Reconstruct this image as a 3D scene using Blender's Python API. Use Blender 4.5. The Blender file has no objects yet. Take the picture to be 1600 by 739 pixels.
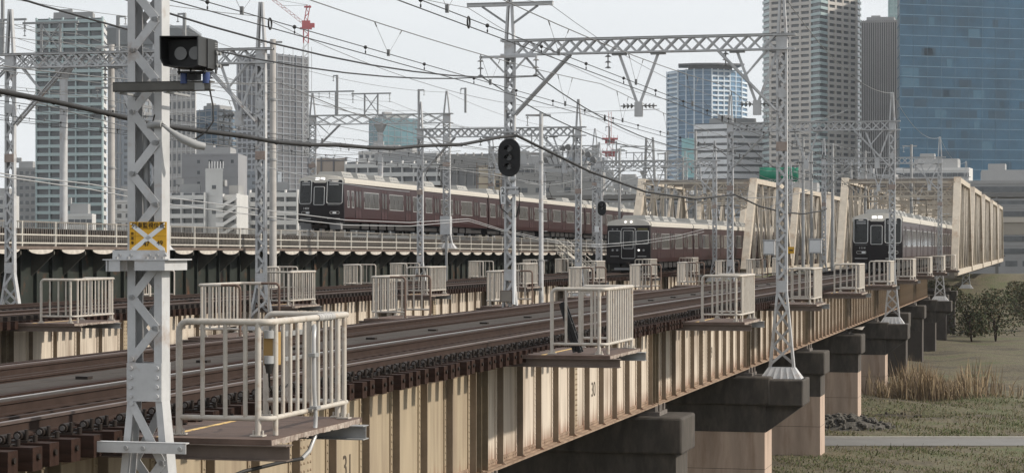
import bpy, math, random
from mathutils import Vector, Matrix
random.seed(7)
S = bpy.context.scene
C = S.collection
R = math.radians

# ------------------------------------------------------------------ camera, sky, sun, exposure
F = 3400.0                       # focal length in photo pixels (1600 wide)
HZ = 383.0                       # horizon row in the photo
cd = bpy.data.cameras.new('camera')
cam = bpy.data.objects.new('camera', cd); C.objects.link(cam)
cam.location = (0, 0, 0); cam.rotation_euler = (R(90), 0, 0)
cd.sensor_width = 36.0; cd.lens = 36.0 * F / 1600.0
cd.shift_y = 13.5 / 1600.0
cd.clip_start = 0.5; cd.clip_end = 12000
S.camera = cam
SUN_EL, SUN_AZ = 33.0, 100.0      # azimuth measured from +Y towards +X
w = bpy.data.worlds.new("World"); S.world = w; w.use_nodes = True
nt = w.node_tree; nt.nodes.clear()
o_ = nt.nodes.new('ShaderNodeOutputWorld'); bg = nt.nodes.new('ShaderNodeBackground')
sk = nt.nodes.new('ShaderNodeTexSky'); sk.sky_type = 'NISHITA'; sk.sun_disc = False
sk.sun_elevation = R(SUN_EL); sk.sun_rotation = R(SUN_AZ); sk.dust_density = 3.0; sk.air_density = 1.0
mx = nt.nodes.new('ShaderNodeMixRGB'); mx.inputs[2].default_value = (7.45, 7.7, 7.9, 1)
tc = nt.nodes.new('ShaderNodeTexCoord'); mp = nt.nodes.new('ShaderNodeMapping'); mp.inputs[3].default_value = (2, 2, 7)
ns = nt.nodes.new('ShaderNodeTexNoise'); ns.inputs['Scale'].default_value = 1.6; ns.inputs['Detail'].default_value = 5
mr = nt.nodes.new('ShaderNodeMapRange'); mr.inputs[1].default_value = .3; mr.inputs[2].default_value = .7
mr.inputs[3].default_value = .86; mr.inputs[4].default_value = 1.0
nt.links.new(tc.outputs['Generated'], mp.inputs[0]); nt.links.new(mp.outputs[0], ns.inputs['Vector'])
nt.links.new(ns.outputs[0], mr.inputs[0]); nt.links.new(mr.outputs[0], mx.inputs[0])
nt.links.new(sk.outputs[0], mx.inputs[1]); nt.links.new(mx.outputs[0], bg.inputs[0])
bg.inputs[1].default_value = 0.114
nt.links.new(bg.outputs[0], o_.inputs[0])
sl = bpy.data.lights.new('sun', 'SUN'); sl.energy = 3.9; sl.angle = R(1.5); sl.color = (1.0, .92, .80)
so = bpy.data.objects.new('sun', sl); C.objects.link(so)
sd = Vector((math.sin(R(SUN_AZ))*math.cos(R(SUN_EL)), math.cos(R(SUN_AZ))*math.cos(R(SUN_EL)), math.sin(R(SUN_EL))))
so.rotation_euler = sd.to_track_quat('Z', 'Y').to_euler(); so.location = (60, -30, 80)
S.view_settings.view_transform = 'Standard'; S.view_settings.look = 'None'
S.view_settings.exposure = 0.08; S.view_settings.gamma = 1.0
S.render.resolution_x = 1024; S.render.resolution_y = 472

# ------------------------------------------------------------------ materials
MATS = {}
def mat(name, col, rough=.6, metal=0., var=.25, scale=3., spec=.4, stretch=None, rust=0., rustcol=(.16,.06,.025), bump=0., rscale=1.2, coat=0., emit=None, rustbias=.0):
    if name in MATS: return MATS[name]
    m = bpy.data.materials.new(name); m.use_nodes = True; MATS[name] = m
    t = m.node_tree; N = t.nodes; L = t.links
    b = N['Principled BSDF']
    b.inputs['Roughness'].default_value = rough; b.inputs['Metallic'].default_value = metal
    b.inputs['Specular IOR Level'].default_value = spec
    if coat: b.inputs['Coat Weight'].default_value = coat; b.inputs['Coat Roughness'].default_value = .08
    co = N.new('ShaderNodeTexCoord'); src = co.outputs['Object']
    mpn = N.new('ShaderNodeMapping'); L.new(src, mpn.inputs[0])
    if stretch: mpn.inputs[3].default_value = stretch
    n1 = N.new('ShaderNodeTexNoise'); n1.inputs['Scale'].default_value = scale; n1.inputs['Detail'].default_value = 6
    n1.inputs['Roughness'].default_value = .65
    L.new(mpn.outputs[0], n1.inputs['Vector'])
    r1 = N.new('ShaderNodeMapRange'); r1.inputs[1].default_value = .25; r1.inputs[2].default_value = .75
    r1.inputs[3].default_value = 1 - var; r1.inputs[4].default_value = 1 + var
    L.new(n1.outputs[0], r1.inputs[0])
    mu = N.new('ShaderNodeVectorMath'); mu.operation = 'SCALE'; mu.inputs[0].default_value = col
    L.new(r1.outputs[0], mu.inputs['Scale'])
    out = mu.outputs[0]
    if rust:
        n2 = N.new('ShaderNodeTexNoise'); n2.inputs['Scale'].default_value = rscale; n2.inputs['Detail'].default_value = 8; n2.inputs['Roughness'].default_value = .7
        L.new(mpn.outputs[0], n2.inputs['Vector'])
        r2 = N.new('ShaderNodeMapRange'); r2.inputs[1].default_value = .62 - rust*.25 - rustbias; r2.inputs[2].default_value = .78 - rustbias
        L.new(n2.outputs[0], r2.inputs[0])
        mm = N.new('ShaderNodeMixRGB'); mm.inputs[2].default_value = (*rustcol, 1)
        L.new(r2.outputs[0], mm.inputs[0]); L.new(out, mm.inputs[1]); out = mm.outputs[0]
    L.new(out, b.inputs['Base Color'])
    if bump:
        bn = N.new('ShaderNodeBump'); bn.inputs['Strength'].default_value = bump; bn.inputs['Distance'].default_value = .02
        L.new(n1.outputs[0], bn.inputs['Height']); L.new(bn.outputs[0], b.inputs['Normal'])
    if emit:
        b.inputs['Emission Color'].default_value = (*emit[:3], 1); b.inputs['Emission Strength'].default_value = emit[3]
    return m

def girder_mat(name, col, rustamt):
    """painted web plate: streaks that run down, rust creeping up from the lower edge, grime under the flange"""
    m = bpy.data.materials.new(name); m.use_nodes = True; MATS[name] = m
    t = m.node_tree; N = t.nodes; L = t.links; b = N['Principled BSDF']; b.inputs['Roughness'].default_value = .62
    co = N.new('ShaderNodeTexCoord'); sx = N.new('ShaderNodeSeparateXYZ'); L.new(co.outputs['Object'], sx.inputs[0])
    mp1 = N.new('ShaderNodeMapping'); mp1.inputs[3].default_value = (1, 7, .55); L.new(co.outputs['Object'], mp1.inputs[0])
    oi = N.new('ShaderNodeObjectInfo'); om = N.new('ShaderNodeMath'); om.operation = 'MULTIPLY'; om.inputs[1].default_value = 90.0; L.new(oi.outputs['Random'], om.inputs[0])
    cb = N.new('ShaderNodeCombineXYZ'); L.new(om.outputs[0], cb.inputs[1]); va = N.new('ShaderNodeVectorMath'); L.new(co.outputs['Object'], va.inputs[0]); L.new(cb.outputs[0], va.inputs[1])
    L.new(va.outputs[0], mp1.inputs[0])
    n1 = N.new('ShaderNodeTexNoise'); n1.inputs['Scale'].default_value = 1.0; n1.inputs['Detail'].default_value = 6; L.new(mp1.outputs[0], n1.inputs['Vector'])
    n2 = N.new('ShaderNodeTexNoise'); n2.inputs['Scale'].default_value = .33; n2.inputs['Detail'].default_value = 3; L.new(va.outputs[0], n2.inputs['Vector'])
    r1 = N.new('ShaderNodeMapRange'); r1.inputs[1].default_value = .3; r1.inputs[2].default_value = .75; r1.inputs[3].default_value = 1.1; r1.inputs[4].default_value = .8
    L.new(n1.outputs[0], r1.inputs[0])
    mu = N.new('ShaderNodeVectorMath'); mu.operation = 'SCALE'; mu.inputs[0].default_value = col; L.new(r1.outputs[0], mu.inputs['Scale'])
    # rust: threshold falls near the bottom flange
    hz = N.new('ShaderNodeMapRange'); hz.inputs[1].default_value = .05; hz.inputs[2].default_value = .5; hz.inputs[3].default_value = .34; hz.inputs[4].default_value = 0.0
    L.new(sx.outputs[2], hz.inputs[0])
    ad = N.new('ShaderNodeMath'); ad.operation = 'MULTIPLY_ADD'; ad.inputs[1].default_value = .75; L.new(n1.outputs[0], ad.inputs[0]); L.new(hz.outputs[0], ad.inputs[2])
    ad2 = N.new('ShaderNodeMath'); ad2.operation = 'MULTIPLY_ADD'; ad2.inputs[1].default_value = .35; L.new(n2.outputs[0], ad2.inputs[0]); L.new(ad.outputs[0], ad2.inputs[2])
    r2 = N.new('ShaderNodeMapRange'); r2.inputs[1].default_value = .72 - .12*rustamt; r2.inputs[2].default_value = 1.02 - .12*rustamt; r2.inputs[4].default_value = .85
    L.new(ad2.outputs[0], r2.inputs[0])
    mm = N.new('ShaderNodeMixRGB'); mm.inputs[2].default_value = (.2, .085, .045, 1); L.new(r2.outputs[0], mm.inputs[0]); L.new(mu.outputs[0], mm.inputs[1])
    mp3 = N.new('ShaderNodeMapping'); mp3.inputs[3].default_value = (1, 3.2, .16); L.new(va.outputs[0], mp3.inputs[0])
    n3 = N.new('ShaderNodeTexNoise'); n3.inputs['Scale'].default_value = 1.0; n3.inputs['Detail'].default_value = 7; n3.inputs['Roughness'].default_value = .7; L.new(mp3.outputs[0], n3.inputs['Vector'])
    n4 = N.new('ShaderNodeTexNoise'); n4.inputs['Scale'].default_value = .45; n4.inputs['Detail'].default_value = 2; L.new(va.outputs[0], n4.inputs['Vector'])
    m4 = N.new('ShaderNodeMath'); m4.operation = 'MULTIPLY_ADD'; m4.inputs[1].default_value = .6; L.new(n4.outputs[0], m4.inputs[0]); L.new(n3.outputs[0], m4.inputs[2])
    r3 = N.new('ShaderNodeMapRange'); r3.inputs[1].default_value = .80; r3.inputs[2].default_value = 1.0; r3.inputs[4].default_value = .6; L.new(m4.outputs[0], r3.inputs[0])
    mg = N.new('ShaderNodeMixRGB'); mg.inputs[2].default_value = (.17, .12, .085, 1); L.new(r3.outputs[0], mg.inputs[0]); L.new(mm.outputs[0], mg.inputs[1])
    L.new(mg.outputs[0], b.inputs['Base Color'])
    bn = N.new('ShaderNodeBump'); bn.inputs['Strength'].default_value = .15; bn.inputs['Distance'].default_value = .02
    L.new(n1.outputs[0], bn.inputs['Height']); L.new(bn.outputs[0], b.inputs['Normal'])
    return m

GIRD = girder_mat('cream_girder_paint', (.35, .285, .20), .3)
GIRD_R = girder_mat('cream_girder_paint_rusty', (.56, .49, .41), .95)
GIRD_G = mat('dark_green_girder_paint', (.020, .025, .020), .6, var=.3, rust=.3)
STEEL = mat('galvanised_grey', (.46, .465, .475), .55, .1, var=.16, scale=3, rust=.25, rustcol=(.3,.22,.17), rscale=2.5)
STEELD = mat('dull_grey_steel', (.30, .305, .31), .55, .2, var=.15, scale=3, rust=.15, rustcol=(.2,.13,.09))
STEELB = mat('brown_weathered_steel', (.16, .125, .105), .6, .2, var=.25)
WHITEP = mat('warm_white_rail_paint', (.45, .415, .37), .5, var=.14, scale=5, rust=.32, rustcol=(.3,.2,.13), rscale=6)
BROWNP = mat('brown_rail_paint', (.13, .085, .065), .5, var=.25, scale=6)
SLEEP = mat('dark_brown_timber', (.030, .0165, .0125), .75, var=.4, scale=5, stretch=(.6, 4, 4), bump=.3, spec=.12)
DECK = mat('rusty_brown_deck', (.105, .070, .056), .8, var=.4, scale=3, stretch=(1, 6, 1), bump=.3)
DECKE = mat('flaking_deck_edge', (.36, .31, .27), .8, var=.5, scale=14, rust=.9, rustcol=(.1,.05,.035), rscale=9)
RAILS = mat('rail_rust_side', (.040, .026, .021), .75, .0, spec=.15, var=.3, scale=4)
RAILT = mat('rail_head_polished', (.50, .47, .45), .28, .9, var=.1)
RAILB = mat('rail_head_brown', (.17, .13, .115), .4, .6, var=.2)
WALK = mat('walkway_chequer', (.060, .052, .047), .9, 0, spec=.1, var=.25, scale=2)
BLACKI = mat('black_iron', (.024, .018, .015), .65, .0, var=.4, spec=.2)
BLACK = mat('black_matt', (.008, .008, .009), .55, var=.2)
BLACKH = mat('hood_grey', (.035, .036, .037), .5, var=.15)
LENS = mat('lens_glass', (.12, .12, .12), .25, var=.05, spec=.6)
LENSD = mat('dark_lens', (.014, .016, .016), .15, spec=.7)
BLUE = mat('blue_knob', (.035, .06, .17), .45, var=.1)
YEL = mat('sign_yellow', (.66, .36, .025), .6, var=.14, scale=9, rust=.2, rustcol=(.35,.22,.06), rscale=7)
YELD = mat('old_yellow', (.33, .21, .075), .6, var=.2)
YLINE = mat('worn_yellow_line', (.62, .42, .16), .7, var=.3, scale=6)
SIGNW = mat('sign_white', (.72, .73, .74), .5, var=.05)
INK = mat('ink_black', (.012, .011, .011), .6, var=.1)
INKB = mat('faded_stencil', (.07, .055, .04), .7, var=.3, scale=8)
CONC = mat('pier_concrete', (.43, .33, .265), .85, var=.25, scale=1.2, rust=.55, rustcol=(.22,.145,.10), rscale=1.1, stretch=(1.5, 1.5, .22), bump=.25)
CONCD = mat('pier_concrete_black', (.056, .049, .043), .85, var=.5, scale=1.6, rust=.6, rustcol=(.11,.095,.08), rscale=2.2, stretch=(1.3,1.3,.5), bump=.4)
PCONC = mat('pole_concrete', (.40, .385, .37), .8, var=.15, scale=2)
WIRE = mat('wire_dark', (.035, .035, .037), .45, .3, var=.1)
WIREG = mat('wire_grey', (.20, .20, .20), .4, .4, var=.1)
WIREL = mat('wire_light', (.42, .42, .42), .4, .3, var=.1)
CABLE = mat('cable_black', (.022, .021, .021), .6, var=.2)
HOSE = mat('grey_conduit', (.32, .325, .33), .45, var=.1)
INSUL = mat('insulator_grey', (.20, .20, .20), .35, var=.2)
BEIGE = mat('truss_beige', (.47, .415, .345), .65, var=.2, scale=1.5, rust=.3, rustcol=(.24,.14,.08), rscale=.8)
BEIGED = mat('truss_beige_grey', (.22, .195, .17), .65, var=.25, scale=1.5)
MAROON = mat('train_maroon', (.030, .0105, .0110), .36, var=.1, scale=1, coat=.06, spec=.3)
TBLACK = mat('train_front_black', (.010, .0075, .0085), .35, spec=.25, var=.1)
IVORY = mat('train_ivory', (.55, .52, .47), .4, var=.06)
TROOF = mat('train_roof_grey', (.19, .185, .175), .7, var=.15, scale=2)
TGLASS = mat('train_glass', (.012, .013, .013), .12, spec=.4)
TGLASSL = mat('train_side_glass', (.060, .060, .060), .14, spec=.55, var=.85, scale=2.2, stretch=(1, 1.6, .5))
SILVER = mat('silver_frame', (.55, .55, .54), .3, .7, var=.05)
SKIRT = mat('train_skirt_grey', (.23, .23, .235), .6, var=.1)
UNDER = mat('underfloor', (.022, .02, .02), .7, var=.3)
LAMP = mat('lit_headlamp', (1, 1, 1), .3, emit=(1, .97, .9, 1.0))
GREEN = mat('green_tarpaulin', (.015, .20, .12), .55, var=.2, scale=.3)
RED = mat('crane_red', (.36, .055, .06), .6, var=.15)
PALE = mat('crane_pale', (.5, .5, .5), .6, var=.1)
ASPH = mat('path_asphalt', (.17, .165, .158), .85, var=.12, scale=.8)
KERB = mat('path_edge', (.40, .38, .35), .8, var=.1)
RUB = mat('rubble', (.085, .078, .068), .9, var=.5, scale=6)

# ------------------------------------------------------------------ mesh helper
class MB:
    def __init__(s): s.v = []; s.f = []; s.m = []; s.sm = []
    def add(s, vs, fs, m=0, sm=False):
        b = len(s.v); s.v += [tuple(v) for v in vs]
        for f in fs: s.f.append([b + i for i in f]); s.m.append(m); s.sm.append(sm)
        return s
    def hexa(s, p, m=0):         # 8 points: bottom ring 0-3, top ring 4-7
        return s.add(p, [(3,2,1,0),(4,5,6,7),(0,1,5,4),(1,2,6,5),(2,3,7,6),(3,0,4,7)], m)
    def box(s, x0, x1, y0, y1, z0, z1, m=0):
        return s.hexa([(x0,y0,z0),(x1,y0,z0),(x1,y1,z0),(x0,y1,z0),(x0,y0,z1),(x1,y0,z1),(x1,y1,z1),(x0,y1,z1)], m)
    def beam(s, a, b, w, h, side=(1,0,0), m=0):     # w measured along `side`
        a = Vector(a); b = Vector(b); d = (b-a).normalized(); sd_ = Vector(side); sd_ = (sd_ - d*sd_.dot(d)).normalized(); u = d.cross(sd_)
        o = [(-w/2,-h/2),(w/2,-h/2),(w/2,h/2),(-w/2,h/2)]
        return s.hexa([a + sd_*i + u*j for i, j in o] + [b + sd_*i + u*j for i, j in o], m)
    def tube(s, pts, r, n=8, m=0, sm=True, cap=True):
        P = [Vector(p) for p in pts]; rings = []; ref = None
        for i, p in enumerate(P):
            d = (P[min(i+1, len(P)-1)] - P[max(i-1, 0)]).normalized()
            if ref is None: ref = Vector((0,0,1)) if abs(d.z) < .9 else Vector((1,0,0))
            u = (ref - d*ref.dot(d)).normalized(); ref = u; v = d.cross(u)
            rr = r[i] if isinstance(r, (list, tuple)) else r
            rings.append([p + u*math.cos(2*math.pi*k/n)*rr + v*math.sin(2*math.pi*k/n)*rr for k in range(n)])
        vs = [q for g in rings for q in g]; fs = []
        for i in range(len(P)-1):
            for k in range(n): fs.append((i*n+k, i*n+(k+1)%n, (i+1)*n+(k+1)%n, (i+1)*n+k))
        s.add(vs, fs, m, sm)
        if cap: s.add(rings[0], [tuple(range(n))[::-1]], m); s.add(rings[-1], [tuple(range(n))], m)
        return s
    def ball(s, c, r, m=0, n=8, k=5):
        vs = []; fs = []; rr = r if isinstance(r, (list, tuple)) else (r, r, r)
        for i in range(k+1):
            t = math.pi*i/k
            for j in range(n): vs.append((c[0]+rr[0]*math.sin(t)*math.cos(2*math.pi*j/n), c[1]+rr[1]*math.sin(t)*math.sin(2*math.pi*j/n), c[2]+rr[2]*math.cos(t)))
        for i in range(k):
            for j in range(n): fs.append((i*n+j, (i+1)*n+j, (i+1)*n+(j+1)%n, i*n+(j+1)%n))
        return s.add(vs, fs, m, True)
    def prism(s, poly, axis, t0, t1, m=0, sm=False):   # poly of 2-D points extruded along axis 'x','y','z'
        def P(a, b, t): return {'x': (t, a, b), 'y': (a, t, b), 'z': (a, b, t)}[axis]
        n = len(poly); vs = [P(a, b, t0) for a, b in poly] + [P(a, b, t1) for a, b in poly]
        s.add(vs, [(i, (i+1)%n, n+(i+1)%n, n+i) for i in range(n)], m, sm)
        s.add(vs[:n], [tuple(range(n))[::-1]], m); s.add(vs[n:], [tuple(range(n))], m)
        return s
    def mesh(s, name, mats):
        me = bpy.data.meshes.new(name); me.from_pydata(s.v, [], s.f)
        for mm in (mats if isinstance(mats, (list, tuple)) else [mats]): me.materials.append(mm)
        me.polygons.foreach_set('material_index', s.m); me.polygons.foreach_set('use_smooth', s.sm); me.update()
        import bmesh
        bm = bmesh.new(); bm.from_mesh(me); bmesh.ops.recalc_face_normals(bm, faces=bm.faces); bm.to_mesh(me); bm.free()
        return me
    def build(s, name, mats, parent=None, loc=None, rz=0, label=None):
        return link(name, s.mesh(name, mats), parent, loc, rz, label)

def link(name, me, parent=None, loc=None, rz=0, label=None):
    o = bpy.data.objects.new(name, me); C.objects.link(o)
    if parent: o.parent = parent
    if loc is not None: o.location = loc
    if rz: o.rotation_euler = (0, 0, rz)
    if label: o['label'] = label
    return o
def thing(name, label, cat, loc=(0,0,0), rz=0, group=None):
    o = bpy.data.objects.new(name, None); C.objects.link(o); o.location = loc; o.rotation_euler = (0, 0, rz)
    o.empty_display_size = .3
    return tag(o, label, cat, group)
def tag(o, label, cat, group=None):
    o['label'] = label; o['category'] = cat
    if group: o['group'] = group
    return o
def struct(o, kind='structure'): o['kind'] = kind; return o
def dup(root, loc=None, rz=None, label=None, group=None, parent=None):
    r = root.copy(); C.objects.link(r)
    if loc is not None: r.location = loc
    if rz is not None: r.rotation_euler = (0, 0, rz)
    if label: r['label'] = label
    if group: r['group'] = group
    if parent: r.parent = parent
    for ch in list(root.children): dup_child(ch, r)
    return r
def dup_child(ch, p):
    c = ch.copy(); C.objects.link(c); c.parent = p
    for g in list(ch.children): dup_child(g, c)
def text_mesh(txt, size, mt, sx=1., thick=.002):
    cu = bpy.data.curves.new('text', 'FONT'); cu.body = txt; cu.size = size; cu.align_x = 'CENTER'; cu.align_y = 'CENTER'; cu.extrude = thick
    ob = bpy.data.objects.new('text', cu); C.objects.link(ob)
    bpy.context.view_layer.update()
    me = bpy.data.meshes.new_from_object(ob.evaluated_get(bpy.context.evaluated_depsgraph_get()))
    bpy.data.objects.remove(ob); bpy.data.curves.remove(cu)
    me.materials.clear(); me.materials.append(mt)
    me.transform(Matrix.Diagonal((sx, 1, 1, 1)))
    return me
ORD = ['nearest', 'second', 'third', 'fourth', 'fifth', 'sixth', 'seventh', 'eighth', 'ninth', 'tenth', 'eleventh', 'twelfth']

# ------------------------------------------------------------------ frames
M = .25; NN = math.sqrt(1 + M*M); RZ = -math.atan(M)
def BW(q, s, z): return (s*M/NN + q/NN, s/NN - q*M/NN, z)
def PX(px, py, Y): return ((px - 800)*Y/F, Y, (HZ - py)*Y/F)      # photo pixel at distance Y, used to read sizes off
def sq(c, Y): return (c/NN, NN*Y + M*c/NN)                          # (q, s) of a point c to the side at distance Y
def PQ(px, c): # distance at which the line c meets a photo column
    return -c*F/(1650 - px)
GZ = -8.5
J0, JD = 20.2, 17.2                                                # first visible pier line, span length
def joint(k): return J0 + JD*k
# ================================================================== GROUND
def ground_h(x, y):
    h = GZ
    if x > 5 and y > 97:
        t = max(0., min(1., (y-98)/22.)); t = t*t*(3-2*t)
        u = max(0., min(1., (x-5)/9.)); h += .22*t*u
        h -= .75*math.exp(-((x-20)/2.6)**2 - ((y-110)/1.6)**2)
        h += .12*math.sin(x*.9+y*.35)*u*t
    return h
gm = bpy.data.materials.new('grass_and_soil'); gm.use_nodes = True
t = gm.node_tree; b = t.nodes['Principled BSDF']; b.inputs['Roughness'].default_value = .95
co = t.nodes.new('ShaderNodeTexCoord')
n1 = t.nodes.new('ShaderNodeTexNoise'); n1.inputs['Scale'].default_value = .22; n1.inputs['Detail'].default_value = 8; n1.inputs['Roughness'].default_value = .7
n2 = t.nodes.new('ShaderNodeTexNoise'); n2.inputs['Scale'].default_value = 5; n2.inputs['Detail'].default_value = 8
cr = t.nodes.new('ShaderNodeValToRGB'); e = cr.color_ramp.elements
e[0].position = .36; e[0].color = (.060, .048, .032, 1); e[1].position = .66; e[1].color = (.078, .090, .034, 1)
x_ = e.new(.5); x_.color = (.115, .098, .060, 1)
mm = t.nodes.new('ShaderNodeMixRGB'); mm.blend_type = 'OVERLAY'; mm.inputs[0].default_value = .7
for n in (n1, n2): t.links.new(co.outputs['Object'], n.inputs['Vector'])
t.links.new(n1.outputs[0], cr.inputs[0]); t.links.new(cr.outputs[0], mm.inputs[1]); t.links.new(n2.outputs[0], mm.inputs[2])
t.links.new(mm.outputs[0], b.inputs['Base Color'])
bp = t.nodes.new('ShaderNodeBump'); bp.inputs['Distance'].default_value = .15; t.links.new(n2.outputs[0], bp.inputs['Height']); t.links.new(bp.outputs[0], b.inputs['Normal'])
GX = [-4000,-1500,-600,-250,-120,-60,-30,-15,-5,0,3] + [5+.7*i for i in range(52)] + [45,60,100,250,600,1500,4000]
GY = [-80,-40,0,30,50,60,70,80,90] + [97+.7*i for i in range(46)] + [135,150,180,240,400,700,1200,2500,6000,11000]
g = MB(); nx = len(GX)
g.add([(x, y, ground_h(x, y)) for y in GY for x in GX],
      [(j*nx+i, j*nx+i+1, (j+1)*nx+i+1, (j+1)*nx+i) for j in range(len(GY)-1) for i in range(nx-1)], 0, True)
struct(g.build('ground', gm))
g = MB(); g.add([(-70,92.2,GZ+.02),(120,92.2,GZ+.02),(120,95.6,GZ+.02),(-70,95.6,GZ+.02)], [(0,1,2,3)]); struct(g.build('path', ASPH))
g = MB(); g.box(-70,120,95.6,95.78,GZ-.1,GZ+.1); struct(g.build('path_kerb', KERB))

GRA = mat('grass_blade_green', (.085, .10, .036), .8, var=.4); GRB = mat('grass_blade_dry', (.17, .142, .085), .8, var=.3); REED = mat('reed_dry', (.30, .225, .135), .8, var=.35, scale=1)
REEDD = mat('reed_brown', (.16, .115, .075), .8, var=.35, scale=1)
g = MB()
for i in range(34000):
    y = random.uniform(74, 119); x = random.uniform(.12*y, .26*y)
    if 91.8 < y < 96.1: continue
    cl = math.sin(x*.8+1)*math.sin(y*.5) + .6*math.sin(x*2.1+y*1.3)
    if cl + random.gauss(0, .6) < -.2: continue
    z = ground_h(x, y); h = random.uniform(.03, .11)*(1.3 if y > 97 else 1)*(2.2 if random.random() < .06 else 1); a = random.uniform(0, 3.14); wd = random.uniform(.012, .035)
    dx, dy = math.cos(a)*wd, math.sin(a)*wd; lx, ly = random.gauss(0, .05), random.gauss(0, .05)
    g.add([(x-dx,y-dy,z-.01),(x+dx,y+dy,z-.01),(x+lx+dx*.4,y+ly,z+h),(x+lx-dx*.4,y+ly,z+h*.8)], [(0,1,2,3)], 0 if random.random() < .45+.3*cl else 1)
struct(g.build('grass', [GRA, GRB]), 'stuff')
g = MB()
for i in range(2300):
    y = 117 + abs(random.gauss(0, 3)); x = random.choice((random.gauss(22.2, 1.3), random.gauss(22.4, 1.6), random.gauss(25.5, 1.8) if random.random() < .3 else random.gauss(23, 1), random.gauss(21, 1.0)))
    if x < 19.4: continue
    if random.random() > .35+.65*min(1, max(0, (x-19)/6)): continue
    z = ground_h(x, y); h = random.uniform(.5, 2.3)*(.35+.65*abs(math.sin(x*.9+.4))); a = random.uniform(0, 3.14); wd = random.uniform(.012, .03)
    lx, ly = random.gauss(0, .28), random.gauss(0, .2); c_, s_ = math.cos(a)*wd, math.sin(a)*wd
    mi = 0 if random.random() < .6 else 1
    g.add([(x-c_,y-s_,z),(x+c_,y+s_,z),(x+lx*.35+c_,y+ly*.35+s_,z+h*.6),(x+lx*.35-c_,y+ly*.35-s_,z+h*.6),(x+lx,y+ly,z+h)], [(0,1,2,3),(3,2,4)], mi)
    if random.random() < .5:
        bx, bz = x+lx*.35, z+h*.6; l2 = random.gauss(0, .4)
        g.add([(bx-c_,y,bz),(bx+c_,y,bz),(bx+l2,y+.1,bz+random.uniform(.1,.4))], [(0,1,2)], mi)
struct(g.build('reeds', [REED, REEDD]), 'stuff')
def heap(name, label, cat, px, Y, rx, h, n, m1):
    X = (px-800)*Y/F; g = MB()
    z0 = ground_h(X, Y)
    K = 22; vs = [(0,0,h)]
    for r_ in range(1, 6):
        for k in range(K):
            a = 2*math.pi*k/K; q = r_/5; jt = 1+random.uniform(-.12,.12)
            vs.append((math.cos(a)*rx*q*jt, math.sin(a)*rx*.55*q*jt, h*(1-q*q)*random.uniform(.8,1.15)-.06*q))
    fs = [(0,1+k,1+(k+1)%K) for k in range(K)]
    for r_ in range(4):
        for k in range(K): a0 = 1+r_*K; fs.append((a0+k, a0+K+k, a0+K+(k+1)%K, a0+(k+1)%K))
    g.add(vs, fs)
    for i in range(n):
        a = random.uniform(0, 6.28); q = math.sqrt(random.random()); r_ = random.uniform(.04,.14)
        g.ball((math.cos(a)*rx*q, math.sin(a)*rx*.55*q, h*(1-q*q)+r_*.3), (r_*random.uniform(.7,1.5), r_, r_*random.uniform(.5,1)), 0, 5, 3)
    o = g.build(name, m1, None, (X, Y, z0)); [setattr(p, 'use_smooth', False) for p in o.data.polygons]
    return tag(o, label, cat)
heap('rubble_heap', 'dark heap of broken rubble on the grass in front of a tall pier', 'rubble', 1322, 101, 2.3, .6, 200, RUB)
heap('ditch_mound', 'low dark soil mound added in place of the dark ditch before the reeds', 'mound', 1385, 108.5, 2.4, .3, 30, mat('dark_soil', (.05,.042,.03), .95, var=.4, bump=.5))  # added mound, its dark colour stands in for the ditch

# ================================================================== PIERS
CONCS = mat('pier_concrete_shaded', (.065, .055, .048), .85, var=.3, scale=1.2, rust=.4, rustcol=(.06,.05,.045), rscale=.8, stretch=(1, 1, .35), bump=.25)  # farther columns: their shade is put into a darker concrete colour
def pier(k, q0, q1, ped, label, group, ztop=-4.3):
    s = joint(k); T = thing('bridge_pier', label, 'bridge pier', BW(q0, s, GZ-.3), RZ, group)
    W = q1-q0; zb = .0; dz = -(GZ-.3)                              # local z = world z + dz
    m = MB(); m.box(.18, W-.19, -.88, .88, zb, -6.1+dz); m.box(.18, W-.187, -.883, .883, (-6.1+dz)*.55-.012, (-6.1+dz)*.55+.012, 1); o = m.build('column', [CONC if k < 7 else CONCS, CONCD], T)
    bv = o.modifiers.new('bevel', 'BEVEL'); bv.width = .05; bv.segments = 2
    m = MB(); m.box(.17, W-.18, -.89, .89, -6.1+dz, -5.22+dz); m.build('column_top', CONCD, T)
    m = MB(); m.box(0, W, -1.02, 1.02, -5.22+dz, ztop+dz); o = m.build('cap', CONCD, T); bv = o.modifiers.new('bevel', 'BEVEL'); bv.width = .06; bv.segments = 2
    for wq in ((-10.0, -11.55, -14.0, -15.5) if q1 > -15 else (-28.0, -29.55, -32.0, -33.5)):
        m = MB(); x = wq-q0
        m.box(x-.32, x+.32, -.55, .55, ztop+dz, ztop+.1+dz)
        for yy in (-.33, .33):
            m.box(x-.2, x+.2, yy-.16, yy+.16, ztop+.1+dz, ztop+.235+dz)
            for bx in (-.27, .27): m.tube([(x+bx, yy, ztop+.1+dz), (x+bx, yy, ztop+.27+dz)], .035, 6)
        m.build('bearing', BEARM, T)
    if ped:
        m = MB(); x0 = -9.40-q0; x1 = -7.97-q0
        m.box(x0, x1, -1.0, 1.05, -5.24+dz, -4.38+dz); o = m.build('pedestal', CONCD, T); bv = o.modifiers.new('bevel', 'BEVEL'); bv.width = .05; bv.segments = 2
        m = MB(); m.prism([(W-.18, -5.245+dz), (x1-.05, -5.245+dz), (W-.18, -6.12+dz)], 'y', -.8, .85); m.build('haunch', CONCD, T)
    return T
BEARM = mat('bearing_iron', (.17, .15, .135), .7, .2, var=.4, scale=5)
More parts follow.
